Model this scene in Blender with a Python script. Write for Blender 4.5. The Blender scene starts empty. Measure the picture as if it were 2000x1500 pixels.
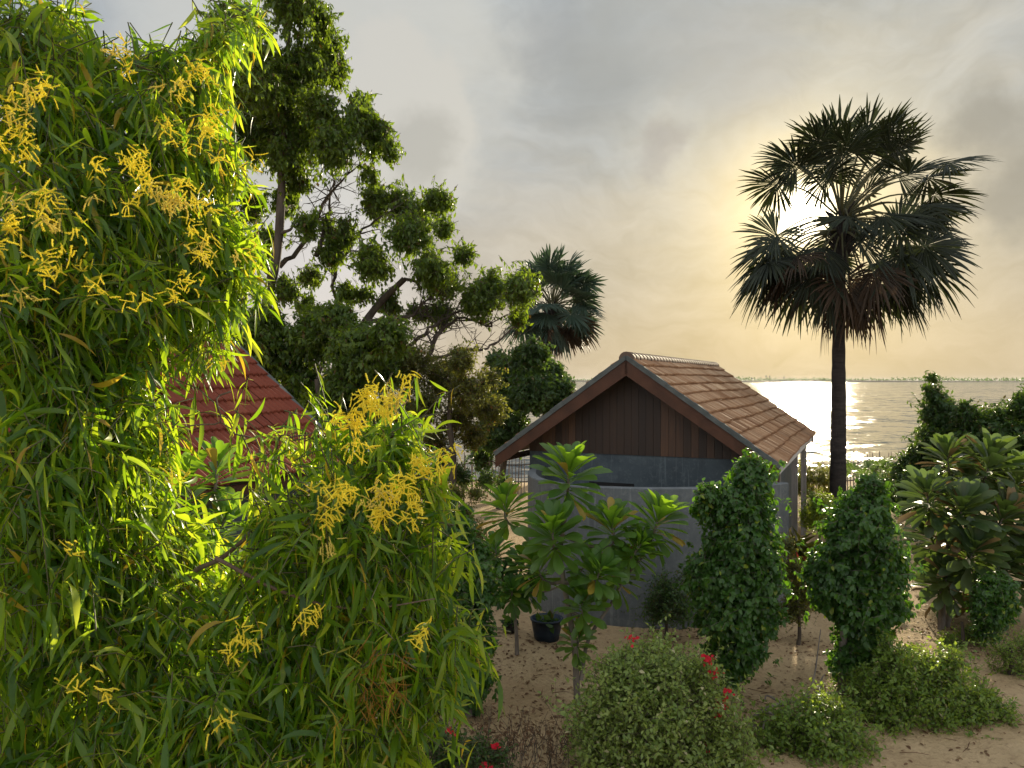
import bpy, math
import numpy as np
from mathutils import Vector

C = bpy.context.scene
col = C.collection
rng = np.random.default_rng(7)
R = math.radians

# ------------------------------------------------------------------ camera
CAMZ = 4.2
cam = bpy.data.cameras.new('camera'); camo = bpy.data.objects.new('camera', cam); col.objects.link(camo)
cam.sensor_width = 36; cam.lens = 36 * 1500 / 2000
cam.clip_start = 0.05; cam.clip_end = 20000
camo.location = (0, 0, CAMZ)
camo.rotation_euler = (R(90) - math.atan(8 / 1500), 0, 0)
C.camera = camo
C.view_settings.view_transform = 'Standard'; C.view_settings.look = 'None'
C.view_settings.exposure = 0.6; C.view_settings.gamma = 1
C.cycles.max_bounces = 9; C.cycles.diffuse_bounces = 5; C.cycles.transmission_bounces = 6
C.cycles.glossy_bounces = 2; C.cycles.volume_bounces = 0
C.cycles.caustics_reflective = False; C.cycles.caustics_refractive = False
C.cycles.sample_clamp_indirect = 4

def at(px, py, D):
    """photo pixel + depth -> world point"""
    return np.array([(px - 1000) / 1500 * D, D, CAMZ - (py - 742) / 1500 * D])

# ------------------------------------------------------------------ sun + sky
AZ = math.atan(572 / 1500); EL = R(11.5)
SD = np.array([math.sin(AZ) * math.cos(EL), math.cos(AZ) * math.cos(EL), math.sin(EL)])
sun = bpy.data.lights.new('sun', 'SUN'); suno = bpy.data.objects.new('sun', sun); col.objects.link(suno)
sun.energy = 5.0; sun.angle = R(0.6); sun.color = (1, .87, .62)
suno.rotation_euler = Vector(-SD).to_track_quat('-Z', 'Y').to_euler()

class NT:
    def __init__(s, tree): s.t = tree; s.n = tree.nodes; s.l = tree.links; s.n.clear()
    def add(s, typ, **kw):
        n = s.n.new(typ)
        for k, v in kw.items():
            if k.startswith('i_'):
                key = k[2:]; key = int(key) if key.isdigit() else key.replace('_', ' ')
                if isinstance(v, bpy.types.NodeSocket): s.l.new(v, n.inputs[key])
                else: n.inputs[key].default_value = v
            else: setattr(n, k, v)
        return n
    def m(s, op, a, b=0.0, c=0.0, clamp=False):
        n = s.n.new('ShaderNodeMath'); n.operation = op; n.use_clamp = clamp
        for i, v in enumerate((a, b, c)):
            if isinstance(v, bpy.types.NodeSocket): s.l.new(v, n.inputs[i])
            else: n.inputs[i].default_value = v
        return n.outputs[0]
    def vm(s, op, a, b=(0, 0, 0)):
        n = s.n.new('ShaderNodeVectorMath'); n.operation = op
        for i, v in enumerate((a, b)):
            if isinstance(v, bpy.types.NodeSocket): s.l.new(v, n.inputs[i])
            else: n.inputs[i].default_value = v
        return n.outputs['Value'] if op in ('DOT_PRODUCT', 'LENGTH') else n.outputs[0]
    def mix(s, f, a, b, blend='MIX'):
        n = s.n.new('ShaderNodeMix'); n.data_type = 'RGBA'; n.blend_type = blend
        for i, v in ((0, f), (6, a), (7, b)):
            if isinstance(v, bpy.types.NodeSocket): s.l.new(v, n.inputs[i])
            else: n.inputs[i].default_value = v if i == 0 or len(v) == 4 else (*v, 1)
        return n.outputs[2]
    def ramp(s, f, stops):
        n = s.n.new('ShaderNodeValToRGB'); s.l.new(f, n.inputs[0]); e = n.color_ramp.elements
        while len(e) < len(stops): e.new(.5)
        for el, (p, c) in zip(e, stops): el.position = p; el.color = (*c, 1)
        return n.outputs[0]
    def noise(s, vec, scale, detail=4, rough=.55, dist=0.0, out='Fac'):
        n = s.n.new('ShaderNodeTexNoise')
        if vec is not None: s.l.new(vec, n.inputs['Vector'])
        n.inputs['Scale'].default_value = scale; n.inputs['Detail'].default_value = detail
        n.inputs['Roughness'].default_value = rough; n.inputs['Distortion'].default_value = dist
        return n.outputs[out]

w = bpy.data.worlds.new('World'); C.world = w; w.use_nodes = True
T = NT(w.node_tree)
d = T.add('ShaderNodeTexCoord').outputs['Generated']
d = T.vm('NORMALIZE', d)
xyz = T.add('ShaderNodeSeparateXYZ', i_0=d)
ang = T.m('ARCCOSINE', T.m('MINIMUM', T.vm('DOT_PRODUCT', d, tuple(SD)), .99999))
z = T.m('MAXIMUM', xyz.outputs[2], 0.0)
sky = T.add('ShaderNodeTexSky', sky_type='NISHITA', sun_disc=False)
sky.sun_elevation = EL; sky.sun_rotation = AZ; sky.dust_density = 3.0; sky.air_density = 1.0
base = T.ramp(z, [(0, (.385, .335, .29)), (.06, (.36, .325, .285)), (.16, (.32, .315, .305)), (.30, (.295, .325, .355)), (.46, (.275, .315, .355)), (1, (.60, .64, .70))])  # last stop, overhead and out of view, raised as added fill light
# broad cirrus structure
st = T.vm('MULTIPLY', d, (1, 1, 2.6))
n1 = T.noise(st, 3.2, 6, .55, .6)
n2 = T.noise(st, 9.0, 5, .6, .4)
cl = T.m('MULTIPLY_ADD', n1, .75, T.m('MULTIPLY', n2, .25))
clf = T.m('MULTIPLY', T.m('SUBTRACT', cl, .42), 3.2, clamp=True)
n4 = T.noise(T.vm('MULTIPLY', dd0 := T.vm('ADD', d, T.vm('MULTIPLY', T.vm('SUBTRACT', T.noise(d, 4, 4, .6, 0, 'Color'), (.5, .5, .5)), (.25, .25, .25))), (1.2, 1.2, 3.6)), 5.5, 8, .62)
tex = T.m('ADD', 1.0, T.m('MULTIPLY', T.m('SUBTRACT', n4, .5), .75))
base = T.mix(T.m('MULTIPLY', clf, .75), base, T.mix(T.m('MULTIPLY', z, 2.2, clamp=True), (.40, .355, .30), (.37, .37, .35)))
# brighter bank of cloud up left, puffy edge; grey puffs on the right
def dirv(px, py):
    v = at(px, py, 1) - np.array([0, 0, CAMZ]); return tuple(v / np.linalg.norm(v))
nd = T.noise(d, 9, 6, .6, 0, 'Color')
dd = T.vm('ADD', d, T.vm('MULTIPLY', T.vm('SUBTRACT', nd, (.5, .5, .5)), (.13, .13, .13)))
def puff(color_in, px, py, rad, colr, amt, soft=.45):
    global base
    dist = T.vm('LENGTH', T.vm('SUBTRACT', dd, dirv(px, py)))
    mr = T.add('ShaderNodeMapRange', i_0=dist, i_1=rad, i_2=rad * (1 - soft), i_3=0.0, i_4=amt, interpolation_type='SMOOTHSTEP')
    return T.mix(mr.outputs[0], color_in, colr)
base = T.vm('MULTIPLY', base, T.add('ShaderNodeCombineXYZ', i_0=tex, i_1=tex, i_2=tex).outputs[0])
base = puff(base, 620, 60, .30, (.46, .46, .43), .7, .5)
base = puff(base, 770, 250, .11, (.44, .435, .41), .85, .25)
base = puff(base, 805, 285, .065, (.315, .315, .30), .7, .6)
base = puff(base, 650, 560, .16, (.62, .60, .60), .6, .8)
# unseen sky behind the viewer, brightened as added fill for shaded foliage
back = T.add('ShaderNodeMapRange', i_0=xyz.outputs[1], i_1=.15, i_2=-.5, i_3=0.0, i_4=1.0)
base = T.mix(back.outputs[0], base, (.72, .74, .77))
# aureole through the veil
def ex(k, p=1.0):
    return T.m('EXPONENT', T.m('MULTIPLY', T.m('POWER', T.m('DIVIDE', ang, k), p), -1.0))
def scaled(f, colr):
    n = T.n.new('ShaderNodeVectorMath'); n.operation = 'SCALE'; n.inputs[0].default_value = colr; T.l.new(f, n.inputs['Scale']); return n.outputs[0]
skyc = T.vm('ADD', base, scaled(ex(.025, 2.2), (8, 7.2, 5.2)))
skyc = T.vm('ADD', skyc, scaled(ex(.085, 1.4), (.75, .56, .20)))
skyc = T.vm('ADD', skyc, scaled(ex(.15), (.12, .08, .0)))
lowf = T.m('MULTIPLY', ex(.5), T.m('EXPONENT', T.m('MULTIPLY', z, -7.0)))
skyc = T.vm('ADD', skyc, scaled(lowf, (.11, .06, -.055)))
skyc = T.vm('ADD', skyc, scaled(ex(.42), (.04, .02, -.03)))
skyc = puff(skyc, 1150, 160, .115, (.24, .25, .24), .6, .85)
skyc = puff(skyc, 1060, 60, .07, (.24, .25, .25), .45, .8)
skyc = puff(skyc, 1240, 60, .10, (.30, .305, .285), .5, .7)
skyc = puff(skyc, 1300, 300, .04, (.29, .265, .24), .5, .8)
skyc = puff(skyc, 1930, 225, .065, (.24, .23, .19), .75, .8)
skyc = puff(skyc, 1990, 380, .075, (.23, .22, .18), .75, .7)
skyc = puff(skyc, 1440, 120, .13, (.34, .33, .30), .5, .9)
skyc = T.vm('MULTIPLY', skyc, (.935, .935, .95))
nish = T.vm('MULTIPLY', sky.outputs[0], (.05, .05, .05))
fin = T.mix(.98, nish, skyc)
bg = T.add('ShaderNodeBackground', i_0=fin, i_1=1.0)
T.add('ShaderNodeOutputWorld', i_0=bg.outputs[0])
w.cycles.sampling_method = 'MANUAL'; w.cycles.sample_map_resolution = 1024

# ------------------------------------------------------------------ helpers
def tag(o, label=None, cat=None, group=None, kind=None):
    if label: o['label'] = label
    if cat: o['category'] = cat
    if group: o['group'] = group
    if kind: o['kind'] = kind
    return o
def empty(name, loc, label, cat, group=None, rz=0):
    o = bpy.data.objects.new(name, None); col.objects.link(o); o.location = [float(v) for v in loc]; o.rotation_euler = (0, 0, rz)
    o.empty_display_size = .2
    return tag(o, label, cat, group)

class MB:
    """collects vertices and faces (numpy blocks) into ONE mesh object"""
    def __init__(s): s.v = []; s.f = []; s.n = 0; s.mi = []
    def add(s, V, F, mi=0):
        V = np.asarray(V, float).reshape(-1, 3); s.v.append(V)
        for f in (F if isinstance(F, list) else [F]):
            f = np.asarray(f, int); f = f.reshape(-1, f.shape[-1]); s.f.append(f + s.n); s.mi.append(np.full(len(f), mi))
        s.n += len(V)
    def box(s, a, b, mi=0):
        a = np.array(a, float); b = np.array(b, float)
        V = np.array([[x, y, z] for z in (a[2], b[2]) for y in (a[1], b[1]) for x in (a[0], b[0])])
        s.add(V, np.array([[0, 2, 3, 1], [4, 5, 7, 6], [0, 1, 5, 4], [2, 6, 7, 3], [0, 4, 6, 2], [1, 3, 7, 5]]), mi)
    def obox(s, O, X, Y, Z, mi=0):
        """box from origin O with edge vectors X, Y, Z"""
        O, X, Y, Z = [np.array(q, float) for q in (O, X, Y, Z)]
        V = np.array([O + X * i + Y * j + Z * k for k in (0, 1) for j in (0, 1) for i in (0, 1)])
        s.add(V, np.array([[0, 2, 3, 1], [4, 5, 7, 6], [0, 1, 5, 4], [2, 6, 7, 3], [0, 4, 6, 2], [1, 3, 7, 5]]), mi)
    def tubes(s, P, Rr, sides=5, mi=0, cap=False):
        P = np.asarray(P, float); Rr = np.asarray(Rr, float)
        if P.ndim == 2: P = P[None]; Rr = Rr[None]
        N, K, _ = P.shape
        tg = np.gradient(P, axis=1); tg /= np.linalg.norm(tg, axis=2, keepdims=True) + 1e-9
        mt = tg.mean(1); ref = np.where(np.abs(mt[:, 2:3]) > .8, np.array([[1., .2, 0]]), np.array([[0., 0, 1.]]))[:, None, :]
        a = np.cross(tg, ref); a /= np.linalg.norm(a, axis=2, keepdims=True) + 1e-9
        b = np.cross(tg, a)
        th = np.arange(sides) * 2 * np.pi / sides
        V = P[:, :, None, :] + Rr[:, :, None, None] * (a[:, :, None, :] * np.cos(th)[:, None] + b[:, :, None, :] * np.sin(th)[:, None])
        i, k, j = np.meshgrid(np.arange(N), np.arange(K - 1), np.arange(sides), indexing='ij')
        o = i * K * sides; j2 = (j + 1) % sides
        F = np.stack([o + k * sides + j, o + k * sides + j2, o + (k + 1) * sides + j2, o + (k + 1) * sides + j], -1).reshape(-1, 4)
        s.add(V, F, mi)
    def leaves(s, tmpl, P, Y, Z, S, W=None, mi=0):
        V0, F0 = tmpl
        Y = nrm(Y); X = nrm(np.cross(Y, Z)); Zn = np.cross(X, Y)
        S = np.broadcast_to(np.asarray(S, float), (len(P),)); W = S if W is None else W
        V = P[:, None] + X[:, None] * (V0[:, 0, None] * W[:, None, None]) + Y[:, None] * (V0[:, 1, None] * S[:, None, None]) + Zn[:, None] * (V0[:, 2, None] * S[:, None, None])
        k = len(V0); off = (np.arange(len(P)) * k)[:, None, None]
        s.add(V, [ (f[None] + off).reshape(-1, f.shape[1]) for f in F0 ], mi)
    def build(s, name, mats, parent=None, smooth=True, local=None):
        V = np.concatenate(s.v)
        if local is not None: V = V - np.asarray(local, float)
        elif parent is not None: V = V - np.array(parent_origin(parent))
        me = bpy.data.meshes.new(name)
        tot = np.concatenate([np.full(len(f), f.shape[1]) for f in s.f]); idx = np.concatenate([f.ravel() for f in s.f])
        me.vertices.add(len(V)); me.vertices.foreach_set('co', V.astype(np.float32).ravel())
        me.loops.add(len(idx)); me.loops.foreach_set('vertex_index', idx.astype(np.int32))
        me.polygons.add(len(tot)); me.polygons.foreach_set('loop_start', np.concatenate([[0], np.cumsum(tot)[:-1]]).astype(np.int32))
        me.polygons.foreach_set('loop_total', tot.astype(np.int32))
        me.polygons.foreach_set('material_index', np.concatenate(s.mi).astype(np.int32))
        me.polygons.foreach_set('use_smooth', np.full(len(tot), bool(smooth)))
        for m_ in (mats if isinstance(mats, (list, tuple)) else [mats]): me.materials.append(m_)
        me.update(calc_edges=True)
        o = bpy.data.objects.new(name, me); col.objects.link(o)
        if parent is not None: o.parent = parent
        elif local is not None: o.location = [float(q) for q in local]
        return o
def parent_origin(p):
    v = np.zeros(3)
    while p is not None: v += np.array(p.location); p = p.parent
    return v
def nrm(v): return v / (np.linalg.norm(v, axis=-1, keepdims=True) + 1e-9)

def leaf_tmpl(rows, fold=.18, curve=.15, bend=0.0):
    """rows: list of (t, half width); widths 0 at the ends. curve: droop, bend: sickle in the plane"""
    V = []; ring = []
    for t, hw in rows:
        zc = -curve * t * t; xc = bend * (t * t - t) * 4 * -1
        if hw < 1e-4: ring.append((len(V),)); V.append((xc, t, zc))
        else:
            ring.append((len(V), len(V) + 1, len(V) + 2)); V += [(xc - hw, t, zc + fold * hw), (xc, t, zc), (xc + hw, t, zc + fold * hw)]
    q = []; tr = []
    for a, b in zip(ring[:-1], ring[1:]):
        if len(a) == 1: tr += [(a[0], b[1], b[0]), (a[0], b[2], b[1])]
        elif len(b) == 1: tr += [(a[0], a[1], b[0]), (a[1], a[2], b[0])]
        else: q += [(a[0], a[1], b[1], b[0]), (a[1], a[2], b[2], b[1])]
    F = [np.array(tr)]
    if q: F.append(np.array(q))
    return np.array(V), F
SMALL = leaf_tmpl([(0, 0), (.45, .27), (1, 0)], .35, .15)
OVAL = leaf_tmpl([(0, 0), (.25, .22), (.55, .25), (.82, .12), (1, 0)], .3, .22)
LANCE = leaf_tmpl([(0, 0), (.4, .13), (1, 0)], .3, .25)
OBOV = leaf_tmpl([(0, .025), (.3, .08), (.6, .19), (.82, .22), (.95, .13), (1, 0)], .3, .18)

# ------------------------------------------------------------------ materials
def mat(name):
    m = bpy.data.materials.new(name); m.use_nodes = True; return m, NT(m.node_tree)
def out(T, sh): T.add('ShaderNodeOutputMaterial', i_0=sh)
def leafmat(name, c1, c2, tr, tf=.45, rough=.38, spec=.5, edge=None, nscale=1.2, old=.975):
    m, T = mat(name)
    g = T.add('ShaderNodeNewGeometry'); rnd = g.outputs['Random Per Island']
    pos = g.outputs['Position']
    n = T.noise(pos, nscale, 2)
    f = T.m('ADD', T.m('MULTIPLY', rnd, .75), T.m('MULTIPLY', T.m('SUBTRACT', n, .35), .8), clamp=True)
    c = T.mix(f, c1, c2)
    c = T.mix(T.m('GREATER_THAN', rnd, old), c, edge or (.30, .22, .03))
    tc = T.mix(T.m('GREATER_THAN', rnd, old), tr, edge or (.6, .4, .04))
    tc = T.mix(T.m('MULTIPLY', f, .6), tc, T.mix(1.0, tc, (1.25, 1.1, .6), 'MULTIPLY'))
    p = T.add('ShaderNodeBsdfPrincipled', i_Base_Color=c, i_Roughness=rough)
    p.inputs['Specular IOR Level'].default_value = spec
    t = T.add('ShaderNodeBsdfTranslucent', i_0=tc)
    out(T, T.add('ShaderNodeMixShader', i_0=tf, i_1=p.outputs[0], i_2=t.outputs[0]).outputs[0])
    return m
def roughmat(name, c1, c2, scale=4, rough=.85, bump=.3, bscale=None, stretch=(1, 1, 1), coord='Object', dist=.02):
    m, T = mat(name)
    o = T.add('ShaderNodeTexCoord').outputs[coord]
    v = T.vm('MULTIPLY', o, stretch)
    n = T.noise(v, scale, 6, .6)
    nb = T.noise(v, bscale or scale * 4, 6, .65)
    f = T.m('MULTIPLY', T.m('SUBTRACT', n, .3), 2.4, clamp=True)
    c = T.mix(f, c1, c2)
    b = T.add('ShaderNodeBump', i_Height=nb, i_Strength=bump, i_Distance=dist)
    p = T.add('ShaderNodeBsdfPrincipled', i_Base_Color=c, i_Roughness=rough, i_Normal=b.outputs[0])
    p.inputs['Specular IOR Level'].default_value = .3
    out(T, p.outputs[0]); return m
M = {}
M['bark'] = roughmat('bark', (.045, .033, .025), (.13, .105, .08), 6, .9, .6, 20, (1, 1, .3))
M['bark_pale'] = roughmat('bark_pale', (.12, .10, .08), (.26, .22, .18), 6, .9, .5, 25, (1, 1, .4))
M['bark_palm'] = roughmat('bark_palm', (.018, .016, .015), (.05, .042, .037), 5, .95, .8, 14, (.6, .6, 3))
M['bark_acacia'] = roughmat('bark_acacia', (.10, .065, .045), (.19, .14, .10), 12, .85, .5, 40, (1, 1, .5))
def acacia_mat():
    m, T = mat('acacia_leaf')
    g = T.add('ShaderNodeNewGeometry'); rnd = g.outputs['Random Per Island']
    c = T.ramp(rnd, [(0, (.03, .085, .01)), (.4, (.055, .13, .014)), (.8, (.12, .22, .02)), (.965, (.20, .27, .035)), (.975, (.45, .30, .03))])
    tc = T.ramp(rnd, [(0, (.22, .42, .01)), (.4, (.42, .64, .015)), (.75, (.70, .88, .03)), (.965, (.90, .95, .05)), (.975, (.7, .5, .03))])
    p = T.add('ShaderNodeBsdfPrincipled', i_Base_Color=c, i_Roughness=.3); p.inputs['Specular IOR Level'].default_value = .5
    t = T.add('ShaderNodeBsdfTranslucent', i_0=tc)
    out(T, T.add('ShaderNodeMixShader', i_0=.55, i_1=p.outputs[0], i_2=t.outputs[0]).outputs[0]); return m
M['acacia'] = acacia_mat()
M['neem'] = leafmat('neem_leaf', (.035, .078, .014), (.095, .145, .02), (.28, .42, .02), .45, .42, .35, (.12, .08, .02), .6)
M['evergreen'] = leafmat('evergreen_leaf', (.025, .065, .018), (.055, .11, .024), (.16, .28, .03), .38, .4, .35, (.14, .12, .03))
M['yellowgreen'] = leafmat('pale_leaf', (.06, .09, .015), (.12, .13, .03), (.3, .32, .04), .45, .45, .35, (.3, .15, .04))
M['ficus'] = leafmat('ficus_leaf', (.018, .06, .013), (.065, .14, .02), (.18, .42, .02), .36, .42, .45, (.20, .26, .02), 2.0)
M['rosette'] = leafmat('rosette_leaf', (.04, .105, .022), (.08, .165, .03), (.34, .60, .03), .42, .38, .55, (.42, .30, .05), 2.5, .93)
M['rosette_dull'] = leafmat('rosette_dull_leaf', (.035, .075, .025), (.08, .105, .04), (.2, .32, .05), .33, .42, .5, (.25, .17, .07), 2.5, .9)
M['bush'] = leafmat('bush_leaf', (.075, .15, .025), (.18, .25, .045), (.42, .58, .06), .4, .45, .4, (.30, .27, .12), 3.0)
M['variegated'] = leafmat('variegated_leaf', (.10, .17, .035), (.28, .34, .09), (.44, .58, .10), .38, .45, .4, (.5, .45, .25), 4.0)
M['cordyline'] = leafmat('cordyline_leaf', (.10, .02, .025), (.22, .05, .05), (.4, .08, .06), .4, .3, .5, (.2, .15, .05), 3.0)
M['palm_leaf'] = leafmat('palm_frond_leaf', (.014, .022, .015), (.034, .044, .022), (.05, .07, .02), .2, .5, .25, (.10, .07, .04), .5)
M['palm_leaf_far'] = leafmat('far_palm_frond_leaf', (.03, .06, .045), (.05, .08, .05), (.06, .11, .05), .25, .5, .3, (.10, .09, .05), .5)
M['palm_dead'] = leafmat('dead_frond_leaf', (.035, .026, .018), (.08, .055, .035), (.08, .05, .03), .2, .7, .2, (.1, .07, .04), .5)
M['petiole'] = roughmat('petiole', (.05, .06, .025), (.12, .11, .05), 8, .6, .2)
M['dry'] = leafmat('dry_leaf', (.10, .055, .03), (.22, .13, .07), (.25, .15, .07), .2, .7, .2, (.3, .2, .1), 3)
M['brown_flower'] = leafmat('withered_flower', (.22, .11, .02), (.36, .20, .03), (.4, .22, .04), .4, .7, .2, (.15, .08, .03), 5)
M['catkin_pale'] = leafmat('catkin_pale', (.55, .48, .10), (.75, .66, .20), (.9, .8, .2), .45, .8, .2, (.5, .45, .1), 5)
M['catkin'] = leafmat('catkin', (.76, .62, .04), (.90, .80, .10), (1.0, .95, .12), .4, .8, .2, (.55, .45, .05), 5)
M['catkin_green'] = leafmat('catkin_green', (.30, .32, .06), (.55, .48, .10), (.7, .66, .1), .4, .7, .2, (.4, .3, .05), 5)
M['red_flower'] = leafmat('bougainvillea_bract', (.45, .012, .03), (.65, .03, .06), (.9, .05, .08), .4, .6, .2, (.6, .1, .1), 5)
M['white_flower'] = leafmat('pale_flower', (.55, .58, .4), (.7, .7, .5), (.7, .75, .5), .4, .6, .2, (.6, .6, .4), 5)

# ------------------------------------------------------------------ setting: ground and water
def gh(x, y):
    """ground height"""
    x = np.asarray(x, float); y = np.asarray(y, float)
    h = .05 * np.sin(x * .9 + .4 * y) * np.cos(y * .7 - .3 * x) + .035 * np.sin(2.1 * x + 1) * np.sin(1.7 * y)
    s = np.clip((y - 31.5) / 7, 0, 1); s = s * s * (3 - 2 * s)
    far = np.clip((y - 44) / 30, 0, 1)
    return h * (1 - s) - 1.6 * s - 1.5 * far
def ground():
    xs = np.unique(np.concatenate([-np.geomspace(18, 9000, 14), np.linspace(-18, 24, 421), np.geomspace(24.2, 9000, 14)]))
    ys = np.unique(np.concatenate([-np.geomspace(4, 4000, 8), np.linspace(-4, 40, 441), np.geomspace(40.2, 12000, 18)]))
    X, Y = np.meshgrid(xs, ys)
    Z = gh(X, Y)
    inn = (Y > 2) & (Y < 34) & (X > -14) & (X < 20)
    lump = np.zeros_like(Z)
    r2 = np.random.default_rng(3)
    for _ in range(1400):                      # footprints and scuffs in the sand
        cx = r2.uniform(-3, 12); cy = r2.uniform(7.5, 22); s = r2.uniform(.07, .16); a = r2.uniform(0, 3.14)
        i0, i1 = np.searchsorted(ys, [cy - .5, cy + .5]); j0, j1 = np.searchsorted(xs, [cx - .5, cx + .5])
        dx = X[i0:i1, j0:j1] - cx; dy = Y[i0:i1, j0:j1] - cy
        u = dx * math.cos(a) + dy * math.sin(a); v = -dx * math.sin(a) + dy * math.cos(a)
        q = (u / s) ** 2 + (v / (s * .55)) ** 2
        lump[i0:i1, j0:j1] += -.035 * np.exp(-q) + .014 * np.exp(-(np.sqrt(q) - 1.7) ** 2 * 3)
    Z = Z + lump * inn
    ny, nx = X.shape
    i, j = np.meshgrid(np.arange(ny - 1), np.arange(nx - 1), indexing='ij')
    F = np.stack([i * nx + j, i * nx + j + 1, (i + 1) * nx + j + 1, (i + 1) * nx + j], -1).reshape(-1, 4)
    b = MB(); b.add(np.stack([X, Y, Z], -1), F)
    m, T = mat('sand')
    o = T.add('ShaderNodeTexCoord').outputs['Object']
    n = T.noise(o, .55, 5, .6); f = T.noise(o, 14, 6, .7); f2 = T.noise(o, 120, 3, .7)
    c = T.mix(T.m('MULTIPLY', T.m('SUBTRACT', n, .32), 2.6, clamp=True), (.42, .285, .145), (.66, .49, .28))
    c = T.mix(T.m('MULTIPLY', T.m('SUBTRACT', f, .52), 3.5, clamp=True), c, (.27, .165, .09))
    c = T.mix(T.m('MULTIPLY', T.m('SUBTRACT', f2, .5), 1.4, clamp=True), c, (.62, .48, .33))
    hb = T.m('ADD', T.m('MULTIPLY', f, .8), T.m('MULTIPLY', f2, .12))
    bp = T.add('ShaderNodeBump', i_Height=hb, i_Strength=1.0, i_Distance=.09)
    p = T.add('ShaderNodeBsdfPrincipled', i_Base_Color=c, i_Roughness=.95, i_Normal=bp.outputs[0]); p.inputs['Specular IOR Level'].default_value = .15
    out(T, p.outputs[0])
    tag(b.build('ground', m), 'sandy brown ground with footprints and leaf litter', 'ground', kind='structure')
ground()
WZ = -.6
def water():
    b = MB(); b.add([(-9000, 33, WZ), (9000, 33, WZ), (9000, 12500, WZ), (-9000, 12500, WZ)], np.array([[0, 1, 2, 3]]))
    m, T = mat('sea_water')
    o = T.add('ShaderNodeTexCoord').outputs['Object']
    nv = None
    for st_, sc_, am in (((.8, 1, 1), .10, .22), ((.7, 1, 1), .35, .55), ((.7, 1, 1), 1.1, .50), ((.8, 1, 1), 4.0, .36)):
        q = T.vm('MULTIPLY', T.vm('SUBTRACT', T.noise(T.vm('MULTIPLY', o, st_), sc_, 2, .5, .3, 'Color'), (.5, .5, .5)), (am * 1.3, am * 1.5, 0))
        nv = q if nv is None else T.vm('ADD', nv, q)
    gust = T.noise(T.vm('MULTIPLY', o, (.35, 1, 1)), .03, 3, .6)
    g3 = T.add('ShaderNodeCombineXYZ', i_0=T.m('ADD', .35, T.m('MULTIPLY', gust, 1.3)), i_1=T.m('ADD', .35, T.m('MULTIPLY', gust, 1.3)), i_2=0.0).outputs[0]
    nv = T.vm('NORMALIZE', T.vm('ADD', T.vm('MULTIPLY', nv, g3), (0, 0, 1)))
    p = T.add('ShaderNodeBsdfPrincipled', i_Base_Color=(.035, .05, .05, 1), i_Roughness=.07, i_Normal=nv, i_IOR=1.33)
    out(T, p.outputs[0])
    tag(b.build('water', m), 'calm sea glittering under the low sun', 'water', kind='structure')
water()

# ------------------------------------------------------------------ far shore
def far_shore():
    r = np.random.default_rng(11)
    b = MB(); n = 400
    xs = np.linspace(-2600, 2600, n)
    D = np.where(xs < 300, 2500, 1750) + 40 * np.sin(xs * .004)
    D = 1750 + 700 * np.clip((500 - xs) / 600, 0, 1) + 40 * np.sin(xs * .004)
    h = 3.2 + .8 * np.sin(xs * .01) + r.uniform(0, .5, n)
    prof = [(-12, -4), (0, .25), (25, 1), (90, 1.1), (160, -4)]
    V = np.array([[[x, dd + py, WZ + (hh * pz if pz > 0 else pz)] for py, pz in prof] for x, dd, hh in zip(xs, D, h)])
    k = len(prof); i, j = np.meshgrid(np.arange(n - 1), np.arange(k - 1), indexing='ij')
    b.add(V, np.stack([i * k + j, (i + 1) * k + j, (i + 1) * k + j + 1, i * k + j + 1], -1).reshape(-1, 4))
    tag(b.build('far_shore', roughmat('far_shore_ground', (.10, .085, .055), (.2, .16, .11), .05, .9, 0)), 'low strip of land across the water', 'shore', kind='structure')
    # the far wood reads as one mass: tufts of leaf clusters along the strip
    t = MB(); N = 15000
    x = r.uniform(-2500, 2500, N); dd = 1750 + 700 * np.clip((500 - x) / 600, 0, 1) + 40 * np.sin(x * .004) + r.uniform(10, 100, N)
    lump = (.45 + .35 * np.sin(x * .021) * np.sin(x * .0073 + 1) + .35 * r.random(N)) * 11
    z = WZ + 1 + r.random(N) * lump
    P = np.stack([x, dd, z], -1); Y = nrm(r.normal(size=(N, 3))); Z = nrm(r.normal(size=(N, 3)))
    t.leaves(OVAL, P, Y, Z, r.uniform(2.5, 6, N))
    tag(t.build('far_wood', M['evergreen']), 'dark line of trees along the far shore', 'wood', kind='stuff')
    for i, px in enumerate((1468, 1496, 1503, 1531)):
        Dd = 1745; g = at(px, 745, Dd); H = (9, 13, 12, 10)[i]
        e = empty('palm_tree', (g[0], Dd, WZ + 1), ['tiny lone tree with tuft nearest the roof on the far shore', 'tiny left palm of the close pair on the far shore', 'tiny right palm of the close pair on the far shore', 'tiny single palm right of the close pair on the far shore'][i], 'palm tree', 'tiny palms on the far shore')
        a = MB(); a.tubes([(g[0], Dd, WZ), (g[0] + .4, Dd, WZ + H * .5), (g[0] + .2, Dd, WZ + H)], [.5, .4, .35], 5); a.build('trunk', M['bark_palm'], e)
        c = MB(); q = 40; Yd = nrm(r.normal(size=(q, 3)) + np.array([0, 0, .3]))
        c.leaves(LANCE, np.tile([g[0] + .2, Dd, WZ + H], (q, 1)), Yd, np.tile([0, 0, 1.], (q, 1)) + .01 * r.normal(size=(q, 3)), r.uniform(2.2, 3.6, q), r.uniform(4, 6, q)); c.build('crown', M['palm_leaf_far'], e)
far_shore()

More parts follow.
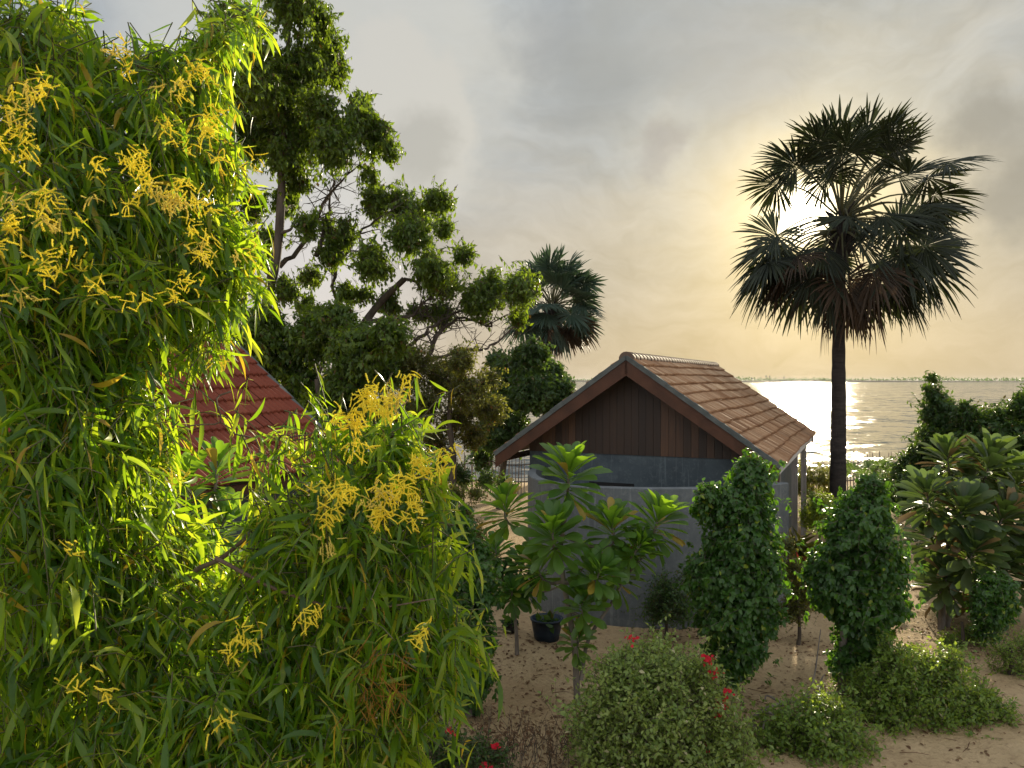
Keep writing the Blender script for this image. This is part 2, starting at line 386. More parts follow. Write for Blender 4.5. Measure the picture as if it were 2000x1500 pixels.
# ------------------------------------------------------------------ houses
TH = R(24.9); U = np.array([math.sin(TH), math.cos(TH), 0]); Vv = np.array([math.cos(TH), -math.sin(TH), 0]); ZZ = np.array([0, 0, 1.])
def tilemat(name, c1, c2, c3):
    m, T = mat(name)
    g = T.add('ShaderNodeNewGeometry'); rnd = g.outputs['Random Per Island']
    o = T.add('ShaderNodeTexCoord').outputs['Object']
    n = T.noise(o, 1.3, 5, .6); f = T.noise(o, 22, 5, .7)
    c = T.ramp(rnd, [(0, c1), (.45, c2), (.8, c2), (1, c3)])
    c = T.mix(T.m('MULTIPLY', T.m('SUBTRACT', n, .45), 1.6, clamp=True), c, tuple(v * .62 for v in c1))
    c = T.mix(T.m('MULTIPLY', T.m('SUBTRACT', f, .5), 1.2, clamp=True), c, tuple(v * .7 + .01 for v in c2))
    bp = T.add('ShaderNodeBump', i_Height=f, i_Strength=.35, i_Distance=.01)
    p = T.add('ShaderNodeBsdfPrincipled', i_Base_Color=c, i_Roughness=.75, i_Normal=bp.outputs[0]); p.inputs['Specular IOR Level'].default_value = .2
    out(T, p.outputs[0]); return m
def plankmat():
    m, T = mat('dark_planks')
    g = T.add('ShaderNodeNewGeometry'); rnd = g.outputs['Random Per Island']
    o = T.add('ShaderNodeTexCoord').outputs['Object']
    s = T.noise(T.vm('MULTIPLY', o, (14, 14, 1.1)), 1.5, 6, .65)
    c = T.ramp(rnd, [(0, (.032, .017, .009)), (.5, (.05, .026, .013)), (.8, (.075, .037, .018)), (1, (.13, .06, .027))])
    c = T.mix(T.m('MULTIPLY', T.m('SUBTRACT', s, .4), 2.2, clamp=True), c, (.026, .018, .013))
    bp = T.add('ShaderNodeBump', i_Height=s, i_Strength=.4, i_Distance=.01)
    p = T.add('ShaderNodeBsdfPrincipled', i_Base_Color=c, i_Roughness=.6, i_Normal=bp.outputs[0])
    out(T, p.outputs[0]); return m
def concretemat(name, c1, c2, c3):
    m, T = mat(name)
    o = T.add('ShaderNodeTexCoord').outputs['Object']
    a = T.noise(o, 1.1, 6, .6, .5); b = T.noise(T.vm('MULTIPLY', o, (5, 5, .7)), 1.0, 5, .6); f = T.noise(o, 9, 6, .75, .8)
    c = T.mix(T.m('MULTIPLY', T.m('SUBTRACT', a, .33), 3, clamp=True), c1, c2)
    c = T.mix(T.m('MULTIPLY', T.m('SUBTRACT', f, .5), 3.2, clamp=True), c, c3)
    c = T.mix(T.m('MULTIPLY', T.m('SUBTRACT', b, .55), 2.4, clamp=True), c, tuple(v * .6 for v in c1))
    dr_ = T.noise(T.vm('MULTIPLY', o, (9, 9, .35)), 1.6, 5, .7)
    c = T.mix(T.m('MULTIPLY', T.m('SUBTRACT', dr_, .57), 4, clamp=True), c, tuple(v * 1.45 for v in c3))
    w_ = T.noise(o, 3.1, 7, .75, 1.2)
    c = T.mix(T.m('MULTIPLY', T.m('SUBTRACT', w_, .56), 5, clamp=True), c, tuple(v * .55 for v in c2))
    bp = T.add('ShaderNodeBump', i_Height=f, i_Strength=.25, i_Distance=.01)
    p = T.add('ShaderNodeBsdfPrincipled', i_Base_Color=c, i_Roughness=.7, i_Normal=bp.outputs[0])
    out(T, p.outputs[0]); return m
M['tile'] = tilemat('worn_clay_tile', (.20, .098, .048), (.27, .145, .072), (.35, .21, .115))
M['tile_red'] = tilemat('red_clay_tile', (.15, .032, .017), (.19, .046, .023), (.24, .072, .036))
M['ridge'] = tilemat('weathered_ridge_tile', (.09, .06, .045), (.14, .095, .07), (.20, .14, .10))
M['planks'] = plankmat()
M['concrete'] = concretemat('dark_concrete', (.040, .056, .066), (.075, .098, .108), (.125, .15, .155))
M['concrete_pale'] = concretemat('pale_concrete', (.085, .098, .102), (.14, .155, .158), (.21, .22, .22))
M['mortar'] = roughmat('verge_mortar', (.07, .08, .075), (.13, .14, .13), 5, .9, .5)
M['board'] = roughmat('brown_board', (.055, .024, .013), (.10, .042, .022), 3, .6, .25, 20, (1, 1, 1))
M['post'] = roughmat('weathered_post', (.22, .2, .18), (.36, .34, .31), 3, .8, .3, 20, (4, 4, .5))
M['white'] = roughmat('soffit_paint', (.5, .5, .48), (.62, .62, .6), 3, .7, .1)
M['dark'] = roughmat('opening_shade_paint', (.01, .01, .01), (.02, .02, .02), 3, .8, .1)  # near-black colour stands for the shade inside the door opening

def slope_tiles(A, L, S, side, rows, mtl, seed, parent, rise):
    """A ridge point, side +1/-1: direction of the fall; S slope length; individual interlocking tiles"""
    r = np.random.default_rng(seed)
    half, drop = S
    SL = math.hypot(half, drop); dn = (Vv * side * half - ZZ * drop) / SL
    nn = np.cross(U, dn) * side * -1; nn = nn * np.sign(nn[2])
    g = SL / rows; tw = .235; nt = int(round(L / tw)); tw = L / nt
    uu = np.linspace(0, 1, 13); prof = .032 * (np.cos((uu * 2 - .5) * 2 * np.pi) * .5 + .5) ** .7
    ss = [(0.0, .0), (.35, .012), (1.0, .034), (1.10, .036), (1.105, .002)]
    b = MB()
    V0 = np.array([[[u * tw * .995, s_ * g, h_ + (prof[i] if k < 4 else prof[i] * .8)] for i, u in enumerate(uu)] for k, (s_, h_) in enumerate(ss)])
    kk, nu = V0.shape[:2]
    i, j = np.meshgrid(np.arange(kk - 1), np.arange(nu - 1), indexing='ij')
    F0 = np.stack([i * nu + j, i * nu + j + 1, (i + 1) * nu + j + 1, (i + 1) * nu + j], -1).reshape(-1, 4)
    V0 = V0.reshape(-1, 3)
    for k in range(rows):
        for t in range(nt):
            j0 = r.normal(0, .007, 3); tilt = r.normal(0, .009)
            lw = .012 * math.sin(t * .21 + k * .7) + .006 * math.sin(t * .6)
            P = A + U * (V0[:, :1] + t * tw) + dn * (V0[:, 1:2] + k * g + lw + j0[1]) + nn * (V0[:, 2:3] + .012 + j0[2] * .5 + tilt * V0[:, :1] / tw)
            b.add(P, F0)
    return b.build('roof_tiles', mtl, parent)

def house(name, origin, A, L, halfw, drop, over, wallw, label, cat, mtl, seed, near=True):
    """A: front end of the ridge. Built in world space, parented to an Empty at its base."""
    e = empty(name, origin, label, cat)
    SLv = [(s, (Vv * s * halfw - ZZ * drop)) for s in (1, -1)]
    for s, dv in SLv:
        slope_tiles(np.array(A), L, (halfw, drop), s, 11, mtl, seed + s, e, 0)
    # ridge cap: overlapping half-round tiles
    b = MB(); n = int(L / .27); th = np.linspace(-.15, np.pi + .15, 11)
    for k in range(n):
        for (u0, u1, r0, r1) in ((k * L / n, (k + .82) * L / n, .115, .125), ((k + .78) * L / n, (k + 1.02) * L / n, .138, .138)):
            V = []
            for u_, rr in ((u0, r0 - .02), (u0, r0), (u1, r1), (u1, r1 - .025)):
                V += [np.array(A) + U * u_ + Vv * rr * 1.15 * math.cos(t) + ZZ * (rr * math.sin(t) - .03) for t in th]
            q = len(th); i, j = np.meshgrid(np.arange(3), np.arange(q - 1), indexing='ij')
            b.add(V, np.stack([i * q + j, i * q + j + 1, (i + 1) * q + j + 1, (i + 1) * q + j], -1).reshape(-1, 4))
    # rounded end stops
    for u_ in (-.02, L + .02):
        V = [np.array(A) + U * u_ - ZZ * .03] + [np.array(A) + U * u_ + Vv * .15 * math.cos(t) + ZZ * (.14 * math.sin(t) - .03) for t in th]
        b.add(V, np.array([[0, i, i + 1] for i in range(1, len(th))]))
    b.build('ridge_cap', M['ridge'], e)
    # sheathing, verge trim, bargeboards
    for s, dv in SLv:
        SL = np.linalg.norm(dv); dn = dv / SL; nn = np.array([dn[2] * -s * Vv[0], dn[2] * -s * Vv[1], 0]) ; nn = np.cross(U, dn); nn = nn * np.sign(nn[2])
        b = MB(); b.obox(np.array(A) + U * .03 - nn * .06 + dn * .0, U * (L - .06), dn * (SL - .03), nn * .055); b.build('roof_deck', M['board'], e, False)
        for u0, du in ((-.05, .10), (L - .05, .10)):
            b = MB(); steps = 11
            for k in range(steps):
                b.obox(np.array(A) + U * u0 + dn * (k * SL / steps) + nn * (-.045 + .002 * (k % 2)), U * du, dn * (SL / steps * 1.03), nn * (.085 + .006 * (k % 3)) + dn * 0)
            b.build('verge_trim', M['mortar'], e, False)
            b = MB()
            uo = u0 + (.02 if u0 < 0 else .03)
            P0 = np.array(A) + U * uo - nn * .045
            # board 0.2 m deep, mitred at the ridge and cut plumb at the eave
            q0 = P0; q1 = P0 + dn * (SL + .02); dz = .25 / abs(nn[2])
            Vq = [q0, q1, q1 - ZZ * dz * .80, q0 - ZZ * dz]
            Vq = Vq + [v + U * .045 for v in Vq]
            b.add(Vq, np.array([[0, 1, 2, 3], [7, 6, 5, 4], [0, 4, 5, 1], [1, 5, 6, 2], [2, 6, 7, 3], [3, 7, 4, 0]]))
            b.build('bargeboard', M['board'], e, False)
        # eave fascia
        b = MB(); Pe = np.array(A) + dn * (SL - .02) - nn * .075 ; b.obox(Pe, U * L, dn * .02, -ZZ * .13); b.build('fascia', M['white'] if s > 0 and near else M['board'], e, False)
    # walls: gable planks + masonry box
    zt = A[2] - drop + .12; base = np.array([A[0], A[1], 0.])
    gz = lambda v: A[2] - .09 - abs(v) * drop / halfw
    zb = zt - .02
    for u_, nmf in ((over, -1), (L - over, 1)):
        b = MB(); pw = .15; k = 0
        vs = np.arange(-wallw, wallw - .01, pw)
        r = np.random.default_rng(seed + 5)
        for v0 in vs:
            v1 = v0 + pw - .006; th_ = .022 + r.uniform(0, .006)
            zb_ = zb - .06
            zs = (gz(v0), gz(v1))
            if min(zs) < zb_ + .03: continue
            Pq = [base + U * u_ + Vv * v0 + ZZ * zb_, base + U * u_ + Vv * v1 + ZZ * zb_, base + U * u_ + Vv * v1 + ZZ * zs[1], base + U * u_ + Vv * v0 + ZZ * zs[0]]
            Pq = Pq + [p + U * nmf * th_ for p in Pq]
            b.add(Pq, np.array([[0, 1, 2, 3], [7, 6, 5, 4], [0, 4, 5, 1], [1, 5, 6, 2], [2, 6, 7, 3], [3, 7, 4, 0]]))
        b.build('gable_planks', M['planks'], e, False)
    b = MB(); t = .18
    O = base + U * over + Vv * -wallw - ZZ * .3; Hh = ZZ * (zb + .3)
    b.obox(O, Vv * wallw * 2, U * t, Hh); b.obox(O + U * (L - 2 * over - t), Vv * wallw * 2, U * t, Hh)
    b.obox(O + U * t, Vv * t, U * (L - 2 * over - 2 * t), Hh); b.obox(O + U * t + Vv * (2 * wallw - t), Vv * t, U * (L - 2 * over - 2 * t), Hh)
    b.build('wall', M['concrete'], e, False)
    return e, base, zb

A1 = np.array([2.235, 15.0, CAMZ + .445])
h1, b1, zb1 = house('bungalow', (b1x := (A1 + U * 4)[0], (A1 + U * 4)[1], 0), A1, 9.4, 2.85, 2.0, .55, 2.3,
                    'grey concrete bungalow with brown plank gable and worn orange tile roof', 'house', M['tile'], 20)
# painted opening shade, posts and beam on the right-hand side of the bungalow
b = MB(); b.obox(b1 + U * .535 - Vv * .95 + ZZ * .02, Vv * .95, U * .012, ZZ * 2.08); b.build('door_opening_shade', M['dark'], h1, False)  # flat panel, the opening's inner shade put into its colour
for k, (vv, uu_) in enumerate(((2.72, .75), (2.55, 1.9), (2.72, 4.6), (2.72, 7.4))):
    b = MB(); b.obox(b1 + Vv * (vv - .07) + U * uu_, Vv * .13, U * .13, ZZ * (zb1 - .03)); b.build('post', M['post'], h1, False)
b = MB(); b.obox(b1 + Vv * 2.30 + U * .72, Vv * .5, U * .08, ZZ * .12 + np.array([0, 0, 0])); bb = b.build('beam', M['post'], h1, False); bb.location = (0, 0, 2.0)
b = MB()
Vg = [b1 + Vv * 2.28 + U * .1 + ZZ * (zb1 - .20), b1 + Vv * 2.85 + U * .1 + ZZ * (zb1 - .17), b1 + Vv * 2.30 + U * .1 + ZZ * (zb1 - .44)]
b.add(Vg + [v + U * .04 for v in Vg], [np.array([[0, 1, 2], [5, 4, 3]]), np.array([[0, 3, 4, 1], [1, 4, 5, 2], [2, 5, 3, 0]])]); b.build('soffit_end', M['white'], h1, False)

A2far = np.array([-.3787 * 13.1, 13.1, CAMZ + .83]); L2 = 9.0; A2 = A2far - U * L2
house('red_roofed_house', ((A2 + U * 5)[0], (A2 + U * 5)[1], 0), A2, L2, 2.75, 2.12, .5, 2.25,
      'house with dark red tile roof behind the flowering tree', 'house', M['tile_red'], 40, near=False)

def catmull(P, n):
    P = np.asarray(P, float); P = np.vstack([2 * P[0] - P[1], P, 2 * P[-1] - P[-2]]); o = []
    for i in range(1, len(P) - 2):
        t = np.linspace(0, 1, n, endpoint=False)[:, None]
        a, b_, c, d_ = P[i - 1], P[i], P[i + 1], P[i + 2]
        o.append(.5 * ((2 * b_) + (-a + c) * t + (2 * a - 5 * b_ + 4 * c - d_) * t ** 2 + (-a + 3 * b_ - 3 * c + d_) * t ** 3))
    return np.vstack(o + [P[-2:-1]])
# curved courtyard wall
pts = catmull([(.55, 16.35), (.32, 15.4), (.42, 14.3), (.98, 13.45), (1.95, 13.07), (3.1, 13.05), (4.1, 13.25), (4.95, 13.72)], 10)
tg = nrm(np.gradient(pts, axis=0)); nr = np.stack([tg[:, 1], -tg[:, 0]], -1) * -1
inner = pts + nr * .16; zt = CAMZ - 1.84
ztop = zt + np.interp(np.arange(len(pts)), [0, 30, len(pts) - 1], [.02, 0, .0])
V = []
for p, q, zz_ in zip(pts, inner, ztop): V += [(p[0], p[1], -.3), (p[0], p[1], zz_ - .015), (p[0] + (q[0] - p[0]) * .1, p[1] + (q[1] - p[1]) * .1, zz_), (q[0], q[1], zz_), (q[0], q[1], -.3)]
n = len(pts); i, j = np.meshgrid(np.arange(n - 1), np.arange(4), indexing='ij')
b = MB(); b.add(V, np.stack([i * 5 + j, (i + 1) * 5 + j, (i + 1) * 5 + j + 1, i * 5 + j + 1], -1).reshape(-1, 4))
b.add([V[-5 + k] for k in range(5)], np.array([[0, 1, 2, 3, 4]]))
o = b.build('courtyard_wall', M['concrete_pale'], local=(2.5, 13.3, 0)); tag(o, 'curved grey concrete courtyard wall in front of the plank gable', 'wall')
for p in o.data.polygons: p.use_smooth = False

# ------------------------------------------------------------------ fence of stakes
def fence():
    r = np.random.default_rng(5)
    e = empty('stake_fence', (2, 28.6, 0), 'uneven stake fence standing along the shore behind the bungalow', 'fence')
    b = MB()
    xs = np.arange(-9, 15, .105)
    xs = xs + r.uniform(-.025, .025, len(xs))
    for x in xs:
        if r.random() < .04: continue
        y = 28.6 + .25 * math.sin(x * .5) + r.uniform(-.02, .02); h = 1.42 + r.uniform(-.22, .25); lean = r.normal(0, .05)
        z0 = float(gh(x, y)) - .1; rr = r.uniform(.014, .026)
        b.tubes([(x, y, z0), (x + lean * .5, y, z0 + h * .5), (x + lean, y + r.normal(0, .02), z0 + h)], [rr, rr * .95, rr * .7], 4)
    b.build('stakes', roughmat('stake_wood', (.16, .13, .11), (.30, .25, .21), 2, .9, .3), e)
    for z_ in (.45, 1.08):
        b = MB(); X = np.linspace(-9, 15, 60); b.tubes(np.stack([X, 28.56 + .25 * np.sin(X * .5), gh(X, 28.6) + z_], -1), np.full(60, .022), 5); b.build('rail', M['bark'], e)
fence()

# ------------------------------------------------------------------ vegetation machinery
def shoot_set(r, Cn, Rn, n, L, per, side=.9, droop=.1, leafdroop=.3, up=.2, inner=.5, bias_up=0.0, jit=.35, sprig=.12, rough_out=.12):
    """shoots on clumps (centres Cn, radii Rn (m,3)): returns twig paths (n,3,3), leaf base, axis, normal"""
    Cn = np.asarray(Cn, float); Rn = np.asarray(Rn, float)
    if Rn.ndim == 1: Rn = np.repeat(Rn[:, None], 3, 1)
    wgt = (Rn.prod(1) ** (2 / 3)); k = r.choice(len(Cn), n, p=wgt / wgt.sum())
    dr = nrm(r.normal(size=(n, 3)) + np.array([0, 0, bias_up]))
    lump = 1 + .13 * np.sin(dr[:, 0] * 5 + k * 1.7) * np.sin(dr[:, 2] * 6 + k) + .10 * np.sin(dr[:, 1] * 9 + k * 3)
    rad = (inner + (1 - inner) * r.random(n) ** .6) * lump
    spr = r.random(n) < sprig; rad = rad * (1 + rough_out * np.sin(k * 2.3 + dr[:, 2] * 11) * np.sin(dr[:, 0] * 10 + k)); rad = np.where(spr, rad * r.uniform(1.1, 1.42, n), rad)
    E = Cn[k] + dr * Rn[k] * rad[:, None]
    sd = nrm(dr * .8 + r.normal(size=(n, 3)) * .55 + np.array([0, 0, up]))
    Ls = L * r.uniform(.6, 1.3, n)
    S0 = E - sd * Ls[:, None]
    def pt(t): return S0 + sd * (Ls * t)[:, None] - np.array([0, 0, 1.]) * (droop * Ls * t * t)[:, None]
    path = np.stack([pt(np.zeros(n)), pt(np.full(n, .5)), pt(np.ones(n))], 1)
    P = []; Y = []; Zs = []; tt_ = []
    for i in range(per):
        t = np.clip((i + .6) / per + r.uniform(-.04, .04, n), .05, 1)
        tan = nrm(sd - np.array([0, 0, 1.]) * (2 * droop * t)[:, None])
        sv = nrm(np.cross(tan, r.normal(size=(n, 3))))
        y = nrm(tan * (.5 + .5 * (i == per - 1)) + sv * side * (0.2 if i == per - 1 else 1) + r.normal(size=(n, 3)) * jit * .5 - np.array([0, 0, leafdroop]))
        P.append(pt(t)); Y.append(y); Zs.append(nrm(np.array([0, 0, 1.]) + dr * .5 + r.normal(size=(n, 3)) * jit)); tt_.append(t)
    return path, np.concatenate(P), np.concatenate(Y), np.concatenate(Zs), k

def skeleton(r, trunk, r0, r1, Cn, wig=.12, sub=7, Rn=None, thick=.35, sides=6):
    """trunk polyline, then a curved limb from the skeleton to every clump; returns MBs"""
    tr = catmull(trunk, 6); rad = np.linspace(r0, r1, len(tr))
    tb = MB(); tb.tubes(tr, rad * (1 + .06 * np.sin(np.arange(len(tr)) * 1.3)), 9)
    lb = MB(); nodes = [p for p in tr[len(tr) // 4:]]; nr_ = list(rad[len(tr) // 4:])
    top = tr[-1]
    order = np.argsort([np.min(np.linalg.norm(tr - c, axis=1)) for c in Cn])
    for q in order:
        c = np.array(Cn[q]); N = np.array(nodes)
        dv = c - N; dist = np.linalg.norm(dv, axis=1)
        cost = dist + .8 * np.maximum(0, -dv[:, 2]) + .35 * np.maximum(0, .25 * dist - dv[:, 2])
        b_ = int(np.argmin(cost)); p0 = N[b_]; Ld = dist[b_]
        if Ld < .05: continue
        mid = p0 + (c - p0) * .5 + r.normal(size=3) * wig * Ld + np.array([0, 0, -.10 * Ld])
        m1 = p0 + (c - p0) * .25 + r.normal(size=3) * wig * .5 * Ld; m2 = p0 + (c - p0) * .75 + r.normal(size=3) * wig * .6 * Ld
        path = catmull([p0, (m1 + mid) / 2, mid, (m2 + mid) / 2 * .5 + m2 * .5, c], 3)
        ra = min(nr_[b_] * .75, max(thick * r0 * (Ld / 2.0) ** .5, .008)); rr = np.linspace(ra, max(ra * .3, .004), len(path))
        lb.tubes(path, rr, sides)
        for p, x in zip(path[3:], rr[3:]): nodes.append(p); nr_.append(x)
        if sub and Rn is not None:
            Rq = np.asarray(Rn[q]) * np.ones(3)
            for _ in range(sub):
                s_ = path[r.integers(len(path) // 2, len(path))]; en = c + nrm(r.normal(size=3)) * Rq * r.uniform(.5, .9)
                md = (s_ + en) / 2 + r.normal(size=3) * .12 * np.linalg.norm(en - s_)
                lb.tubes(catmull([s_, md, en], 3), np.linspace(max(rr[-1] * .8, .004), .003, 7), 4)
    return tb, lb

def leafy(name, label, cat, origin, trunk, r0, r1, clumps, n, L, per, tmpl, size, mtl, bark='bark', seed=1, group=None,
          twig=.003, sub=6, split=0, limbs=True, wig=.12, thick=.35, wide=None, stems=None, extra=None, **kw):
    r = np.random.default_rng(seed)
    if split:
        nc = []
        for c in clumps:
            R0 = np.ones(3) * c[3]
            for _ in range(split): q = np.array(c[:3]) + nrm(r.normal(size=3)) * R0 * r.uniform(.2, .6); nc.append((q[0], q[1], q[2], R0 * r.uniform(.5, .95) * r.uniform(.75, 1.25, 3)))
        clumps = nc
    Cn = np.array([c[:3] for c in clumps], float); Rn = np.array([np.ones(3) * c[3] if np.isscalar(c[3]) else c[3] for c in clumps], float)
    e = empty(name, origin, label, cat, group)
    if trunk is not None:
        tb, lb = skeleton(r, trunk, r0, r1, Cn, wig, sub, Rn, thick)
        tb.build('trunk', M[bark], e)
        if lb.n: lb.build('branches', M[bark], e)
    path, P, Y, Z, k = shoot_set(r, Cn, Rn, n, L, per, **kw)
    b = MB()
    S = size * r.uniform(.65, 1.25, len(P))
    b.leaves(tmpl, P, Y, Z, S, S * (wide or 1) * r.uniform(.8, 1.2, len(P)))
    if twig: b.tubes(path, np.tile([twig, twig * .8, twig * .4], (len(path), 1)), 3, 1)
    b.build('foliage' , [M[mtl], M[bark]], e, smooth=True)
    if extra: extra(e, r, Cn, Rn)
    return e

def px_clumps(lst, D, seed=0, dj=.12):
    """[(px,py,rpx[,D])] -> world clumps with a real spread in depth"""
    r = np.random.default_rng(seed); o = []
    for c in lst:
        Dd = (c[3] if len(c) > 3 else D) * (1 + r.uniform(-dj, dj) * .5); p = at(c[0], c[1], Dd); rr = c[2] / 1500 * Dd
        o.append((p[0], p[1], p[2], np.array([rr, rr * 1.15, rr])))
    return o
def base_of(px, D):
    x = (px - 1000) / 1500 * D; return np.array([x, D, float(gh(x, D))])

# ---- tall neem (behind, left)
def tall_tree():
    D = 20; b0 = base_of(505, D)
    tr = [b0, at(505, 760, D), at(520, 600, D), at(543, 480, D), at(552, 330, D), at(560, 180, D), at(565, 60, D)]
    cl = px_clumps([(560, 10, 62), (480, 60, 62), (640, 95, 42), (600, 130, 60), (520, 130, 72), (440, 150, 60), (560, 215, 78), (640, 190, 48), (490, 270, 62), (640, 280, 50), (695, 235, 42),
                    (735, 262, 36), (768, 290, 24), (565, 300, 62), (425, 375, 62), (485, 400, 45), (380, 300, 60), (590, 350, 35), (530, 470, 30), (600, 430, 26), (480, 500, 34), (560, 390, 30), (725, 335, 16), (615, 30, 40), (660, 130, 35), (700, 205, 30), (600, 255, 50)], D, 3)
    e = leafy('neem_tree', 'tall dark neem tree with feathery drooping leaves behind the red roof', 'tree', b0, tr, .19, .05, cl, 7600, .42, 10, LANCE, .14, 'neem', seed=31, split=3,
              twig=.006, sub=3, wide=1.9, sprig=.3, rough_out=.22, droop=.35, leafdroop=.75, inner=.25, up=.15)
    return e
tall_tree()
def spreading_tree():
    D = 21; b0 = base_of(640, D)
    tr = [b0, at(650, 800, D), at(690, 740, D), at(700, 660, D), at(735, 600, D), at(790, 545, D)]
    cl = px_clumps([(730, 395, 48), (800, 400, 55), (862, 372, 34), (870, 440, 22), (780, 460, 58), (690, 450, 38), (650, 500, 42), (740, 520, 48), (830, 520, 52), (885, 545, 46), (950, 545, 46),
                    (1005, 560, 46), (935, 600, 42), (860, 600, 32), (1005, 620, 26), (610, 540, 34), (590, 600, 30), (690, 570, 36), (760, 590, 30), (560, 560, 34), (650, 440, 24), (640, 620, 34), (820, 600, 26), (900, 500, 26)], D, 5)
    e = leafy('neem_tree', 'spreading neem tree with bare arching limbs between tall tree and far palm', 'tree', b0, tr, .19, .08, cl, 4100, .44, 10, LANCE, .14, 'neem', seed=33, split=2,
              twig=.007, sub=5, wide=1.9, sprig=.32, rough_out=.24, droop=.3, leafdroop=.6, inner=.2, up=.15)
    # bare limbs and twigs
    r = np.random.default_rng(8); b = MB()
    for a_ in ([(700, 700), (760, 690), (830, 650), (880, 615), (930, 600)], [(690, 735), (800, 712), (880, 690), (950, 680), (1000, 640)], [(700, 660), (650, 560), (690, 470), (745, 420)], [(720, 630), (790, 620), (850, 570)],
               [(545, 520), (600, 470), (630, 400), (690, 330)], [(620, 500), (640, 430), (650, 360)], [(830, 712), (860, 650), (905, 620), (960, 640)]):
        P = catmull([at(x, y, D + r.uniform(-.6, .6)) for x, y in a_], 5); P = P + r.normal(size=P.shape) * .03
        b.tubes(P, np.linspace(.075, .02, len(P)), 6)
        for _ in range(26):
            s = P[r.integers(3, len(P))]; dv = nrm(r.normal(size=3) * np.array([1, 1, .8]) + np.array([.1, 0, .35])) * r.uniform(.4, 1.0)
            q = catmull([s, s + dv * .5 + r.normal(size=3) * .08, s + dv], 3); b.tubes(q, np.linspace(.018, .006, len(q)), 4)
            for __ in range(3):
                s2 = q[r.integers(2, len(q))]; d2 = nrm(dv + r.normal(size=3) * .6) * r.uniform(.2, .5); b.tubes([s2, s2 + d2 * .5 + r.normal(size=3) * .03, s2 + d2], [.008, .006, .004], 3)
    b.build('bare_branches', M['bark'], e)
spreading_tree()
def mid_trees():
    D = 18; b0 = base_of(640, D)
    leafy('evergreen_tree', 'low dense dark tree right behind the red roof ridge', 'tree', b0, [b0, at(640, 880, D), at(630, 800, D), at(620, 740, D)], .14, .08,
          px_clumps([(490, 650, 55), (545, 690, 60), (620, 650, 60), (700, 680, 62), (680, 750, 55), (600, 755, 55), (765, 650, 42), (755, 720, 45), (520, 620, 40), (660, 620, 40), (640, 810, 50), (720, 800, 45)], D, 7),
          4600, .36, 9, LANCE, .14, 'neem', seed=35, wide=1.9, twig=.005, droop=.3, leafdroop=.6, inner=.3)
    D = 19; b0 = base_of(880, D)
    leafy('small_leaved_tree', 'yellowish small leaved tree between flowering tree and bungalow', 'tree', b0, [b0, at(885, 900, D), at(878, 830, D), at(880, 760, D)], .10, .05,
          px_clumps([(860, 735, 46), (915, 760, 46), (830, 790, 40), (895, 815, 40), (955, 740, 28), (800, 740, 30), (850, 860, 34), (925, 850, 30), (900, 700, 34), (960, 800, 34), (810, 700, 40), (780, 800, 44)], D, 9),
          3300, .3, 9, SMALL, .085, 'yellowgreen', seed=37, twig=.005, inner=.25)
    D = 25; b0 = base_of(975, D)
    leafy('broadleaf_tree', 'dark broad leaved tree beside the left slope of the bungalow roof', 'tree', b0, [b0, at(985, 900, D), at(1005, 820, D), at(1030, 750, D)], .12, .06,
          px_clumps([(1045, 688, 30), (1078, 738, 34), (1000, 722, 36), (1040, 765, 50), (1085, 775, 36), (970, 700, 22), (960, 845, 42), (1000, 835, 40), (940, 890, 26), (1060, 715, 30), (990, 780, 34), (1000, 745, 40), (955, 790, 38), (1020, 690, 26), (1100, 760, 24)], D, 11),
          3600, .34, 9, OVAL, .14, 'evergreen', seed=39, twig=.006, inner=.3)
mid_trees()

# ---- right hand thicket
D = 20; b0 = base_of(1900, D)
leafy('thicket_tree', 'dark vine covered tree mass against the water at right edge', 'tree', b0, [b0, at(1895, 960, D), at(1890, 880, D), at(1880, 820, D)], .12, .06,
      px_clumps([(1822, 765, 22), (1835, 800, 38), (1850, 860, 62), (1920, 845, 58), (1985, 850, 66), (1880, 915, 62), (1960, 930, 70), (2005, 790, 34), (1800, 900, 38), (1770, 925, 34), (1885, 800, 22), (2050, 830, 80), (1820, 735, 10), (1790, 960, 40)], D, 13),
      5200, .3, 9, OVAL, .12, 'evergreen', seed=41, twig=.005, inner=.35, leafdroop=.3)

